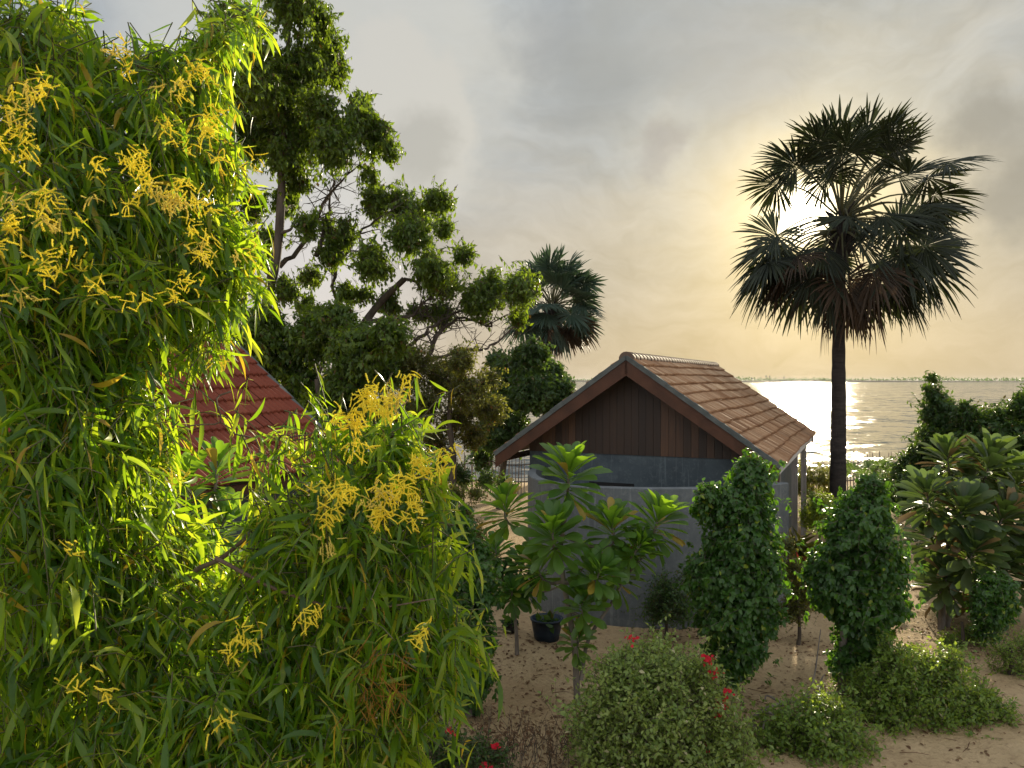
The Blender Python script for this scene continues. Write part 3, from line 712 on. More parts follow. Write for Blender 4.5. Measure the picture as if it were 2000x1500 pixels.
# ------------------------------------------------------------------ fan palms
def frond(base, tip, roll, Rf, mtl, parent, r, droop=.25, nseg=46, span=2.5, pr=.02):
    base = np.array(base); tip = np.array(tip); L = np.linalg.norm(tip - base)
    up = np.array([0, 0, 1.]); d0 = nrm(tip - base)
    mid = (base + tip) / 2 + up * .12 * L
    path = catmull([base, mid, tip], 5)
    b = MB(); b.tubes(path, np.linspace(pr * 1.5, pr * .7, len(path)), 5, 1)
    Y = nrm(path[-1] - path[-3]); X = np.cross(Y, up)
    X = nrm(X) if np.linalg.norm(X) > .05 else np.array([1., 0, 0])
    Z = np.cross(X, Y); c_, s_ = math.cos(roll), math.sin(roll); X, Z = X * c_ + Z * s_, Z * c_ - X * s_
    da = 2 * span / nseg; fold = r.uniform(.15, .6) * r.choice([-1, 1], p=[.75, .25])
    tr = np.array([.03, .3, .62, .84, 1.0])
    V = []; F = []; n0 = 0
    for i in range(nseg + 1):
        a = -span + i * da; ln = Rf * (1 - .22 * (abs(a) / span) ** 2) * r.uniform(.72, 1.08)
        dv = nrm(Y * math.cos(a) + X * math.sin(a) + Z * fold * (abs(math.sin(a / 2)) * 1.4) + r.normal(size=3) * .035)
        sv = np.cross(Z, dv); sv = nrm(sv)
        wmax = math.tan(da / 2) * ln * .58
        for t, wd in zip(tr, (math.tan(da / 2) * ln * .03, math.tan(da / 2) * ln * .32, wmax * 1.15, wmax * .6, 0.003)):
            c = path[-1] + dv * ln * t - up * droop * ln * max(t - .35, 0) ** 2 * 1.6 * (1 + .4 * r.random())
            V += [c - sv * wd, c + Z * wd * .55, c + sv * wd]
        for k in range(4):
            o = n0 + k * 3; F += [(o, o + 1, o + 4, o + 3), (o + 1, o + 2, o + 5, o + 4)]
        n0 += 15
    b.add(V, np.array(F), 0)
    return b.build('frond', [M[mtl], M['petiole']], parent, smooth=False)

def fan_palm(D, basepx, topy, conv, targets, Rf, rad, label, mleaf, seed, r_base, r_top, nseg, extra=12, trunk_lean=0):
    r = np.random.default_rng(seed); b0 = base_of(basepx, D)
    e = empty('palmyra_palm', b0, label, 'palm tree')
    cpt = at(conv[0], conv[1], D)
    tr = catmull([b0 - [0, 0, .2], b0 + [0.0, 0, 1.2], at(basepx + 1, 800, D), at(basepx + 1, 650, D), cpt - [0.03, 0, .1]], 10)
    n = len(tr); rr = np.interp(np.linspace(0, 1, n), [0, .1, .3, .8, .86, 1], [r_base * 1.35, r_base * 1.05, r_base, r_top, r_top, r_top * 1.15])
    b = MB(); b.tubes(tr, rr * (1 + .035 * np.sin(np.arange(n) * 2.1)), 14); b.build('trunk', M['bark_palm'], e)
    # old leaf bases round the crown shaft
    b = MB()
    for k in range(46):
        a = k * 2.4; zz = cpt[2] - .95 + k * .022; rr_ = r_top * 1.05
        s = np.array([cpt[0] + rr_ * math.cos(a), cpt[1] + rr_ * math.sin(a), zz]); dv = np.array([math.cos(a) * .28, math.sin(a) * .28, .22 + .1 * r.random()])
        b.tubes([s - dv * .1, s + dv * .5, s + dv * r.uniform(.8, 1.2)], [.05, .035, .012], 5)
    b.build('leaf_bases', M['bark_palm'], e)
    T = []
    for i, (x, y, *q) in enumerate(targets):
        if D == 20 and y < 330: y = y + (330 - y) * .22
        if D == 20 and y > 500: y = y - (y - 500) * .2
        p = at(x, y, D); dx = p[0] - cpt[0]; dz = p[2] - cpt[2]; rem = rad * rad - dx * dx - dz * dz
        dy = math.sqrt(rem) * (.85 if i % 2 else -.85) if rem > .05 else r.uniform(-.3, .3)
        if q: dy = q[0]
        T.append(cpt + np.array([dx, dy, dz]))
    for t in T:
        old = (t[2] - cpt[2]) < -.55 * rad
        st = cpt + nrm(t - cpt) * .12 + np.array([0, 0, -.25 if old else 0.0])
        frond(st, t, r.uniform(-.9, .9), Rf * r.uniform(.88, 1.1), mleaf if not (old and r.random() < .4) else 'palm_dead', e, r, droop=.3 if old else .13, nseg=nseg, span=r.uniform(2.0, 2.8))
    return e
T1 = [(1602, 285), (1640, 262), (1685, 250), (1728, 258), (1760, 285), (1665, 300), (1715, 310), (1560, 300, .5), (1775, 330, .6),
      (1815, 345, .1), (1822, 330, -.6), (1745, 352, 1.6), (1812, 448, -.1), (1825, 475, .5), (1805, 430, .7), (1800, 500, -.3), (1490, 520, -.5), (1500, 545, .1), (1520, 470, .8),
      (1772, 540, -.9), (1800, 525, .6), (1752, 568, .9), (1790, 560, 0), (1712, 575, -1.2), (1690, 585, 1.2), (1735, 580, -.5),
      (1650, 560, -1.6), (1640, 580, 1.0), (1615, 572, -1.0), (1590, 560, .9), (1567, 548, -.8), (1540, 530, .4), (1668, 595, .2), (1625, 590, .3),
      (1512, 480, -.3), (1508, 500, .5), (1530, 515, -.9), (1545, 335, -.4), (1530, 350, .5), (1590, 345, -1.7),
      (1655, 450, -1.9), (1690, 470, -1.7), (1620, 500, -1.8), (1660, 480, 1.8), (1700, 380, -1.9), (1690, 440, 1.9), (1745, 500, -1.5), (1700, 520, -1.6)]
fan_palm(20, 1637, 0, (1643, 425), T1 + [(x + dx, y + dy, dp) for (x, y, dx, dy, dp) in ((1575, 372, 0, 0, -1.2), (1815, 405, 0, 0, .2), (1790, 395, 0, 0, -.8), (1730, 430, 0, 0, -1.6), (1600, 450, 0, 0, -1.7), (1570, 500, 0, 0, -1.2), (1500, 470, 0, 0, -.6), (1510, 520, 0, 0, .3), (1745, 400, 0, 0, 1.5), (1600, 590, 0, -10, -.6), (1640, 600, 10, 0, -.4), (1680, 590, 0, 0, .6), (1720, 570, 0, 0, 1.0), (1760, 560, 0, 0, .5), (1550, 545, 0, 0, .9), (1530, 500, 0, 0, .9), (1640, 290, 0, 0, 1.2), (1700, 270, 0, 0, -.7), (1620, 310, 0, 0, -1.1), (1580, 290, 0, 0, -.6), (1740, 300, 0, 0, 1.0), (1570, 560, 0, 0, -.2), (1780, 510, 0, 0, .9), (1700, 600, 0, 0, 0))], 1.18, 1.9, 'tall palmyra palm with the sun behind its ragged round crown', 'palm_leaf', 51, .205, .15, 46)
T2 = [(x * .385 + 1085 - 1672 * .385, y * .385 + 588 - 425 * .385) for x, y, *q in T1] + [(1110, 560), (1060, 560), (1060, 600), (1110, 600), (1085, 560), (1040, 590), (1130, 580), (1050, 640), (1080, 650), (1110, 640)]
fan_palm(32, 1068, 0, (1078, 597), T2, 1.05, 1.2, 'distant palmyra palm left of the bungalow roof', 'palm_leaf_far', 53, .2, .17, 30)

# ------------------------------------------------------------------ ficus columns
def ficus(px, D, clumps, label, n, seed, lean=(0, 0), h=1.0, size=.072):
    b0 = base_of(px, D); cl = [(c[0] , c[1], c[2], c[3] * .86) for c in px_clumps(clumps, D, seed, .02)]
    tops = max(c[2] for c in cl); x0 = b0[0]
    tr = [b0 - [0, 0, .05], b0 + [lean[0] * .3, 0, .35], b0 + [lean[0] * .8, lean[1], .9], np.array([cl[len(cl) // 2][0], D, cl[len(cl) // 2][2]])]
    return leafy('ficus', label, 'tree', b0, tr, .065, .035, cl, n, .17, 9, OVAL, size, 'ficus', bark='bark_pale', seed=seed, group='clipped ficus columns', twig=.003, sub=4, inner=.55, rough_out=.26, sprig=.18, leafdroop=.75, jit=.3, up=.1, wide=1.25)
ficus(1410, 9.9, [(1415, 1300, 42), (1440, 1250, 62), (1425, 1180, 82), (1455, 1110, 84), (1450, 1050, 76), (1445, 990, 66), (1470, 930, 46), (1462, 905, 24), (1385, 965, 26), (1372, 990, 22), (1395, 1120, 60), (1480, 1200, 50)],
      'dense ficus column standing right of the rosette tree, in front of the curved wall', 5200, 61, (.12, 0))
ficus(1645, 10.1, [(1665, 1290, 44), (1690, 1240, 52), (1680, 1170, 74), (1640, 1120, 70), (1710, 1110, 68), (1680, 1040, 74), (1690, 985, 52), (1700, 950, 30), (1735, 1180, 42), (1600, 1110, 30), (1620, 1160, 36)],
      'ragged ficus column in front of the tall palm trunk', 4700, 63, (.05, 0))
ficus(1930, 12, [(1935, 1190, 36), (1930, 1225, 26), (1955, 1180, 32), (1945, 1150, 38)], 'small dark ficus under the dull rosette tree at right edge', 1300, 65)
ficus(915, 9.6, [(860, 990, 36), (880, 1040, 50), (905, 1100, 62), (925, 1150, 52), (905, 1190, 60), (915, 1250, 55), (920, 1310, 48), (915, 1350, 34)], 'dark ficus column half hidden by the flowering tree', 3200, 67)

# ------------------------------------------------------------------ rosette trees
def rosettes(name, base, trunks, tips, label, cat, mtl, seed, size=.36, nleaf=36, bark='bark_pale', r0=.045):
    """each tip: (point, axis, size factor)"""
    r = np.random.default_rng(seed); e = empty(name, base, label, cat); up = np.array([0, 0, 1.])
    tb = MB()
    alln = []
    for tr, ra in trunks:
        P = catmull(tr, 7); tb.tubes(P, np.linspace(ra, ra * .55, len(P)), 8); alln += list(P[len(P) // 2:])
    tb.build('trunk', M[bark], e)
    lb = MB(); fb = MB(); N = np.array(alln)
    for p, ax, sf in tips:
        p = np.array(p, float); ax = nrm(np.array(ax, float))
        q = N[int(np.argmin(np.linalg.norm(N - p, axis=1) + .9 * np.maximum(0, N[:, 2] - p[2] + .25)))]
        stem0 = p - ax * .30 * sf
        path = catmull([q, q + (stem0 - q) * .55 + np.array([0, 0, -.12]) * np.linalg.norm(stem0 - q), stem0, p], 4); lb.tubes(path, np.linspace(.026, .013, len(path)), 6)
        nl = int(nleaf * 1.35 * sf ** .5)
        t = np.linspace(0, 1, nl); a = np.arange(nl) * 2.399 + r.uniform(0, 6)
        X = nrm(np.cross(ax, [.3, 1, .2])); Yb = np.cross(ax, X)
        rad = X * np.cos(a)[:, None] + Yb * np.sin(a)[:, None]
        el = np.interp(t, [0, .15, .5, 1], [-.65, -.15, .55, 1.3]) + r.normal(0, .12, nl)
        Yd = rad * np.cos(el)[:, None] + ax * np.sin(el)[:, None]
        P0 = p - ax * (1 - t)[:, None] * .34 * sf + rad * .012
        S = size * sf * np.interp(t, [0, .5, .85, 1], [.9, 1.1, .95, .6]) * r.uniform(.85, 1.15, nl)
        Zd = ax[None] * np.cos(el)[:, None] - rad * np.sin(el)[:, None] + r.normal(size=(nl, 3)) * .18
        fb.leaves(OBOV, P0, Yd, Zd, S, S * r.uniform(.6, .88, nl))
    lb.build('branches', M[bark], e); fb.build('foliage', M[mtl], e, smooth=True)
    return e
D = 10.0; b0 = base_of(1128, D)
rosettes('rosette_tree', b0, [([b0, at(1126, 1330, D), at(1122, 1260, D), at(1105, 1160, D), at(1095, 1080, D), at(1105, 1000, D)], .048), ([at(1135, 1330, D), at(1150, 1250, D + .15), at(1200, 1170, D + .2), at(1225, 1120, D + .1)], .03)],
         [(at(1112, 905, D), (.05, -.1, 1), 1.3), (at(985, 975, D + .3), (-.15, .1, 1), 1.05), (at(1078, 1025, D - .35), (-.1, -.35, 1), 1.15), (at(1195, 1015, D - .1), (-.05, -.1, 1), 1.1), (at(1290, 1000, D), (.3, -.1, 1), 1.15),
          (at(1140, 1165, D - .3), (.05, -.3, 1), .9), (at(1215, 1095, D + .3), (.2, .1, 1), 1.05), (at(1175, 1110, D - .4), (.3, -.5, .8), .95), (at(1040, 1090, D + .35), (-.4, .2, .8), 1.0), (at(1132, 1240, D), (.2, -.2, 1), .7), (at(1255, 1060, D - .2), (.5, -.2, .8), .9)],
         'thin tree of shiny paddle leaf rosettes in front of the curved wall', 'tree', 'rosette', 71)
D = 11.6; b0 = base_of(1010, D)
rosettes('rosette_shrub', b0, [([b0, at(1008, 1230, D), at(1000, 1160, D)], .035)],
         [(at(975, 1120, D), (-.3, -.2, 1), 1), (at(1020, 1090, D), (.1, -.3, 1), 1.0), (at(1045, 1140, D), (.4, -.3, .9), .9), (at(965, 1060, D + .2), (-.2, 0, 1), 1.0), (at(1000, 1150, D - .3), (0, -.6, .8), .9), (at(1150, 1080, D), (.4, 0, .9), 1.0)],
         'shaded rosette shrub behind the thin rosette tree', 'shrub', 'ficus', 73, .30)
D = 13; b0 = base_of(1840, D)
tips = [(at(x, y, D + dd), (ax, ay, 1), sf) for x, y, dd, ax, ay, sf in ((1812, 955, -.2, -.2, -.2, 1.25), (1850, 880, .4, -.1, 0, 1.2), (1935, 890, 0, .1, -.2, 1.5), (1990, 920, .3, .2, 0, 1.4), (1880, 985, -.5, -.1, -.4, 1.35), (1965, 1000, -.4, .2, -.4, 1.4),
        (1815, 1040, .2, -.5, -.1, 1.25), (1905, 1070, -.7, 0, -.6, 1.35), (1975, 1090, -.3, .3, -.4, 1.35), (1850, 1120, -.3, -.2, -.5, 1.2), (2030, 1010, .2, .4, 0, 1.4), (2040, 1100, 0, .4, -.2, 1.3), (1925, 1140, 0, .1, -.4, 1.15), (1830, 1130, .5, -.3, .1, 1.1), (1890, 930, .8, 0, .2, 1.2), (1990, 1050, .7, .2, .2, 1.2))]
rosettes('rosette_tree', b0, [([b0, at(1842, 1180, D), at(1846, 1100, D), at(1865, 1030, D), at(1880, 960, D)], .06), ([b0 + [.14, .1, 0], at(1860, 1180, D + .1), at(1875, 1100, D + .1), at(1930, 1040, D + .1), at(1960, 980, D)], .05)],
         tips, 'twin stemmed tree of dull brownish rosettes at the right edge', 'tree', 'rosette_dull', 75, .40, 36)
# broad leaves low behind the flowering tree
D = 7.0; b0 = base_of(400, D)
rosettes('rosette_tree', b0, [([b0, at(380, 1300, D), at(370, 1150, D), at(390, 1000, D)], .06)],
         [(at(425, 900, D), (.1, 0, 1), .95), (at(360, 930, D), (-.2, 0, 1), 1.1), (at(330, 1090, D - .5), (-.1, -.5, .7), 1.3), (at(440, 1010, D), (.4, -.2, .8), 1), (at(380, 1120, D - .6), (.2, -.6, .5), 1.2), (at(60, 1250, 5.5), (-.2, -.3, .8), 1), (at(300, 1010, D), (-.3, 0, .8), 1)],
         'rosette tree glimpsed through the flowering tree below the red roof', 'tree', 'rosette', 77, .33, 26)

# ------------------------------------------------------------------ bushes
def bush(name, label, cat, px, D, clumps, n, size, mtl, seed, tmpl=SMALL, L=.27, per=8, flowers=None, group=None, **kw):
    b0 = base_of(px, D); cl = px_clumps(clumps, D, seed, .05)
    def ex(e, r, Cn, Rn):
        if flowers:
            for x, y, q in flowers:
                fl = MB()
                c = at(x, y, D - .25); m_ = int(q); m_ = int(m_ * 1.7); P = c + r.normal(size=(m_, 3)) * .026
                fl.leaves(OVAL, P, r.normal(size=(m_, 3)), r.normal(size=(m_, 3)), r.uniform(.03, .05, m_), r.uniform(.05, .08, m_))
                fl.build('blossom', M['red_flower'], e)
    args = dict(twig=.0025, sub=5, inner=.4, up=.45, leafdroop=.15, jit=.5, wig=.1, sprig=.28, rough_out=.2); args.update(kw)
    return leafy(name, label, cat, b0, [b0, b0 + [.02, 0, .2], np.array([b0[0], D, max(.35, np.mean([c[2] for c in cl]) - .3)])], .035, .02, cl, n, L, per, tmpl, size, mtl, seed=seed, extra=ex, group=group, **args)
bush('variegated_bush', 'big pale variegated bush with red blossoms in the foreground', 'bush', 1290, 8.0,
     [(1195, 1400, 88), (1270, 1380, 100), (1280, 1310, 78), (1350, 1350, 84), (1400, 1440, 80), (1215, 1320, 62), (1200, 1480, 90), (1310, 1480, 100), (1420, 1500, 60), (1370, 1300, 24), (1215, 1290, 24)], 4600, .056, 'variegated', 81,
     flowers=[(1385, 1288, 14), (1397, 1318, 9), (1420, 1355, 12), (1412, 1378, 12), (1405, 1395, 8), (1232, 1246, 6), (1380, 1494, 10), (1375, 1460, 6)])
bush('leafy_bush', 'yellow green bush between the two ficus trunks', 'bush', 1580, 8.8, [(1560, 1410, 60), (1610, 1430, 70), (1515, 1430, 52), (1580, 1490, 84), (1660, 1470, 70), (1490, 1490, 60), (1600, 1375, 36), (1640, 1410, 50), (1540, 1520, 80), (1440, 1520, 70)], 2600, .06, 'bush', 83)
bush('leafy_bush', 'broad green bush right of the ragged ficus trunk', 'bush', 1800, 9.6, [(1740, 1370, 66), (1800, 1350, 70), (1870, 1370, 66), (1820, 1410, 74), (1760, 1420, 60), (1900, 1410, 46), (1700, 1330, 40), (1790, 1290, 34), (1850, 1300, 48), (1690, 1380, 54), (1760, 1300, 50), (1930, 1380, 50), (1710, 1440, 40)], 4200, .06, 'bush', 85)
bush('leafy_bush', 'dull bush at the foot of the curved wall', 'bush', 1300, 12.4, [(1300, 1150, 34), (1285, 1185, 32), (1325, 1180, 36), (1340, 1120, 20)], 700, .05, 'evergreen', 87)
bush('leafy_bush', 'olive shrub filling the gap between the two ficus columns', 'bush', 1560, 12.2, [(1550, 1110, 30), (1565, 1160, 34), (1545, 1190, 26), (1535, 1060, 20)], 700, .05, 'yellowgreen', 89)
bush('leafy_bush', 'sunlit bush between bungalow posts and palm trunk', 'bush', 1600, 18, [(1600, 985, 28), (1585, 1010, 22), (1620, 1000, 18)], 600, .07, 'bush', 91)
bush('leafy_bush', 'thin reedy shrub against the water by the fence', 'bush', 1585, 25, [(1580, 930, 30), (1610, 930, 26), (1560, 950, 22), (1550, 900, 14), (1625, 960, 24)], 420, .11, 'yellowgreen', 93, inner=.2)
bush('leafy_bush', 'low bush beyond the ragged ficus near the fence', 'bush', 1730, 23, [(1730, 955, 28), (1700, 945, 20), (1755, 940, 30), (1770, 975, 34)], 700, .10, 'evergreen', 95)
bush('leafy_bush', 'rusty yellow weeds left of the rosette tree', 'bush', 915, 14, [(905, 1000, 24), (925, 1040, 28), (950, 1080, 26), (890, 960, 20), (930, 960, 16)], 520, .06, 'yellowgreen', 97, inner=.2)
bush('leafy_bush', 'sparse dry bush at the right edge above the sand', 'bush', 1975, 11, [(1960, 1270, 32), (1985, 1310, 40), (2010, 1260, 44)], 360, .045, 'bush', 99, inner=.2)
bush('leafy_bush', 'dark scrub with red blossoms at the bottom under the flowering tree', 'bush', 900, 8.0, [(880, 1470, 50), (930, 1460, 34), (970, 1470, 26), (850, 1430, 30), (800, 1480, 50)], 800, .045, 'evergreen', 101, flowers=[(966, 1457, 9), (880, 1430, 8), (950, 1498, 8)], inner=.25)
bush('leafy_bush', 'dark shrub left of the fence gap by the small leaved tree', 'bush', 905, 22, [(900, 930, 22), (950, 935, 22), (870, 910, 30), (985, 945, 20)], 600, .09, 'evergreen', 103)
bush('leafy_bush', 'low green shrub at the foot of the twin stemmed tree', 'bush', 1880, 12.2, [(1860, 1255, 22), (1900, 1240, 28), (1830, 1290, 18)], 420, .05, 'bush', 105)

def blades(name, label, cat, px, D, n, ln, wd, mtl, seed, upb=.9):
    r = np.random.default_rng(seed); b0 = base_of(px, D); e = empty(name, b0, label, cat)
    t = leaf_tmpl([(0, .3), (.3, .5), (.6, .45), (.85, .2), (1, 0)], .3, .45)
    Y = nrm(r.normal(size=(n, 3)) * [1, 1, .4] + [0, 0, upb]); b = MB()
    P = b0 + np.stack([r.normal(0, .07, n), r.normal(0, .07, n), r.uniform(0, .45, n) * ln], -1)
    b.leaves(t, P, Y, np.tile([0, 0, 1.], (n, 1)) + r.normal(size=(n, 3)) * .1, ln * r.uniform(.6, 1.1, n), np.full(n, wd)); b.build('foliage', M[mtl], e)
    b = MB(); b.tubes([b0 - [0, 0, .05], b0 + [0, 0, .25 * ln], b0 + [0, 0, .5 * ln]], [.03, .025, .015], 6); b.build('stem', M['bark'], e)
blades('cordyline', 'dark red leaved cordyline beside the bungalow posts', 'plant', 1572, 15.2, 70, .75, .05, 'cordyline', 111)
blades('cordyline', 'brownish red cordyline in front of the palm base', 'plant', 1600, 14.6, 50, .6, .05, 'cordyline', 113)
blades('grass_clump', 'bright yellow green grass clump at the bungalow corner', 'plant', 1555, 17.2, 120, .85, .02, 'yellowgreen', 115)

# palm sapling by the fence
r_ = np.random.default_rng(117); b0 = base_of(1685, 26); e = empty('palm_sapling', b0, 'young fan palm behind the tall palm trunk near the water', 'palm tree')
b = MB(); b.tubes([b0 - [0, 0, .05], b0 + [0, 0, .5]], [.12, .09], 8); b.build('trunk', M['bark_palm'], e)
for k in range(9):
    a = k * .9; dv = np.array([math.cos(a) * .7, math.sin(a) * .5, .75 + .3 * r_.random()])
    frond(b0 + [0, 0, .4], b0 + [0, 0, .4] + dv * .9, r_.uniform(-.5, .5),   .55, 'evergreen', e, r_, .2, 26, 2.0, .012)

# ------------------------------------------------------------------ small things on the sand
def pot(px, D, rad, h, label, mtl, seed):
    b0 = base_of(px, D); e = empty('plant_pot', b0, label, 'pot')
    th = np.linspace(0, 2 * np.pi, 24, endpoint=False); prof = [(0, 0), (.78, 0), (.9, .45), (1, .93), (1.07, .93), (1.07, 1.0), (.95, 1.0), (.9, .85), (0, .84)]
    V = np.array([[[b0[0] + rad * q * math.cos(t), b0[1] + rad * q * math.sin(t), b0[2] + h * z_] for t in th] for q, z_ in prof]); k = len(th)
    i, j = np.meshgrid(np.arange(len(prof) - 1), np.arange(k), indexing='ij'); j2 = (j + 1) % k
    b = MB(); b.add(V, np.stack([i * k + j, i * k + j2, (i + 1) * k + j2, (i + 1) * k + j], -1).reshape(-1, 4)); b.build('body', mtl, e)
    r = np.random.default_rng(seed); b = MB(); n = 60; Y = nrm(r.normal(size=(n, 3)) + [0, 0, .6]); b.leaves(OVAL, b0 + [0, 0, h * .85] + r.normal(size=(n, 3)) * [rad * .4, rad * .4, .03], Y, r.normal(size=(n, 3)), r.uniform(.08, .16, n)); b.build('foliage', M['evergreen'], e)
M['pot'] = roughmat('dark_blue_plastic', (.012, .02, .035), (.02, .035, .055), 3, .45, .05)
M['pot_black'] = roughmat('black_plastic', (.012, .012, .012), (.03, .028, .025), 3, .6, .05)
pot(1068, 12.3, .25, .34, 'dark blue tub on the sand behind the thin rosette tree', M['pot'], 1)
pot(996, 12.6, .13, .18, 'small black pot on the sand left of the blue tub', M['pot_black'], 2)

def dead_branch():
    r = np.random.default_rng(15); o = base_of(1540, 9.6); e = MB()
    def gp(px, py, up=0.0):
        D = (CAMZ - up) * 1500 / (py - 742); p = at(px, py, D); return p
    main = [gp(1650, 1352, .25), gp(1600, 1358, .30), gp(1550, 1372, .2), gp(1500, 1385, .25), gp(1465, 1410, .1)]
    P = catmull(main, 5); e.tubes(P, np.linspace(.012, .03, len(P)), 6)
    for a_ in ([(1490, 1390, .2), (1515, 1400, .25), (1520, 1430, .08), (1545, 1450, .05)], [(1465, 1408, .1), (1485, 1432, .12), (1530, 1440, .1)], [(1600, 1358, .3), (1605, 1330, .35), (1612, 1318, .4)], [(1570, 1366, .25), (1590, 1330, .4), (1604, 1230, 1.0)], [(1530, 1376, .2), (1500, 1360, .25), (1495, 1372, .2)], [(1470, 1412, .1), (1490, 1440, .06), (1478, 1460, .04)], [(1500, 1400, .2), (1492, 1425, .2), (1500, 1436, .1)]):
        P = catmull([gp(*q) for q in a_], 4); e.tubes(P, np.linspace(.02, .006, len(P)), 5)
    tag(e.build('fallen_branch', M['bark_pale'], local=o), 'grey dead forked branch lying on the sand between the ficus trunks', 'branch')
dead_branch()

def litter():
    r = np.random.default_rng(17); n = 1100
    D = r.uniform(7.8, 24, n); x = r.uniform(-2.2, 11, n) ; P = np.stack([x, D, gh(x, D) + .012], -1)
    B = np.array([base_of(*q)[:2] for q in ((1128, 10), (1410, 9.9), (1645, 10.1), (1930, 12), (915, 9.6), (1840, 13), (1290, 8), (1580, 8.8), (1800, 9.6), (1010, 11.6), (1068, 12.3), (1300, 12.4), (1560, 12.2), (960, 9), (1760, 11), (1000, 8.6))])
    m2 = 3000; kk = r.integers(0, len(B), m2); xy = B[kk] + r.normal(size=(m2, 2)) * [.55, .6]; P2 = np.concatenate([xy, (gh(xy[:, 0], xy[:, 1]) + .014)[:, None]], 1)
    P = np.concatenate([P, P2]); n = len(P)
    b = MB(); Y = nrm(np.stack([r.normal(size=n), r.normal(size=n), r.normal(0, .15, n)], -1)); b.leaves(OVAL, P, Y, np.tile([0, 0, 1.], (n, 1)) + r.normal(size=(n, 3)) * .25, r.uniform(.02, .085, n))
    q = 500; x = r.uniform(-2, 10, q); D = r.uniform(7.8, 20, q); a = r.uniform(0, 6.28, q); l = r.uniform(.05, .35, q); O = np.stack([x, D, gh(x, D) + .012], -1); dv = np.stack([np.cos(a), np.sin(a), 0 * a], -1) * l[:, None]
    b.tubes(np.stack([O, O + dv * .5 + r.normal(size=(q, 3)) * .012, O + dv], 1), np.tile([.005, .004, .003], (q, 1)), 4)
    tag(b.build('fallen_leaves', M['dry']), 'brown fallen leaves and twigs scattered on the sand', 'leaf litter', kind='stuff')
litter()
def dry_weeds():
    r = np.random.default_rng(19); b = MB()
    for _ in range(90):
        D = r.uniform(7.9, 8.9); px = r.uniform(930, 1120); o = base_of(px, D); h = r.uniform(.2, .6)
        dv = np.array([r.normal(0, .15), r.normal(0, .15), h]); P = catmull([o, o + dv * .5 + r.normal(size=3) * .04, o + dv], 3); b.tubes(P, np.linspace(.004, .002, len(P)), 3, 1)
        k = 7; t = r.uniform(.3, 1, k); Q = o + dv * t[:, None]; b.leaves(LANCE, Q, nrm(r.normal(size=(k, 3))), r.normal(size=(k, 3)), r.uniform(.04, .08, k))
    tag(b.build('dry_weeds', [M['dry'], M['bark']]), 'brown dry weeds on the sand at the bottom', 'weeds', kind='stuff')
dry_weeds()

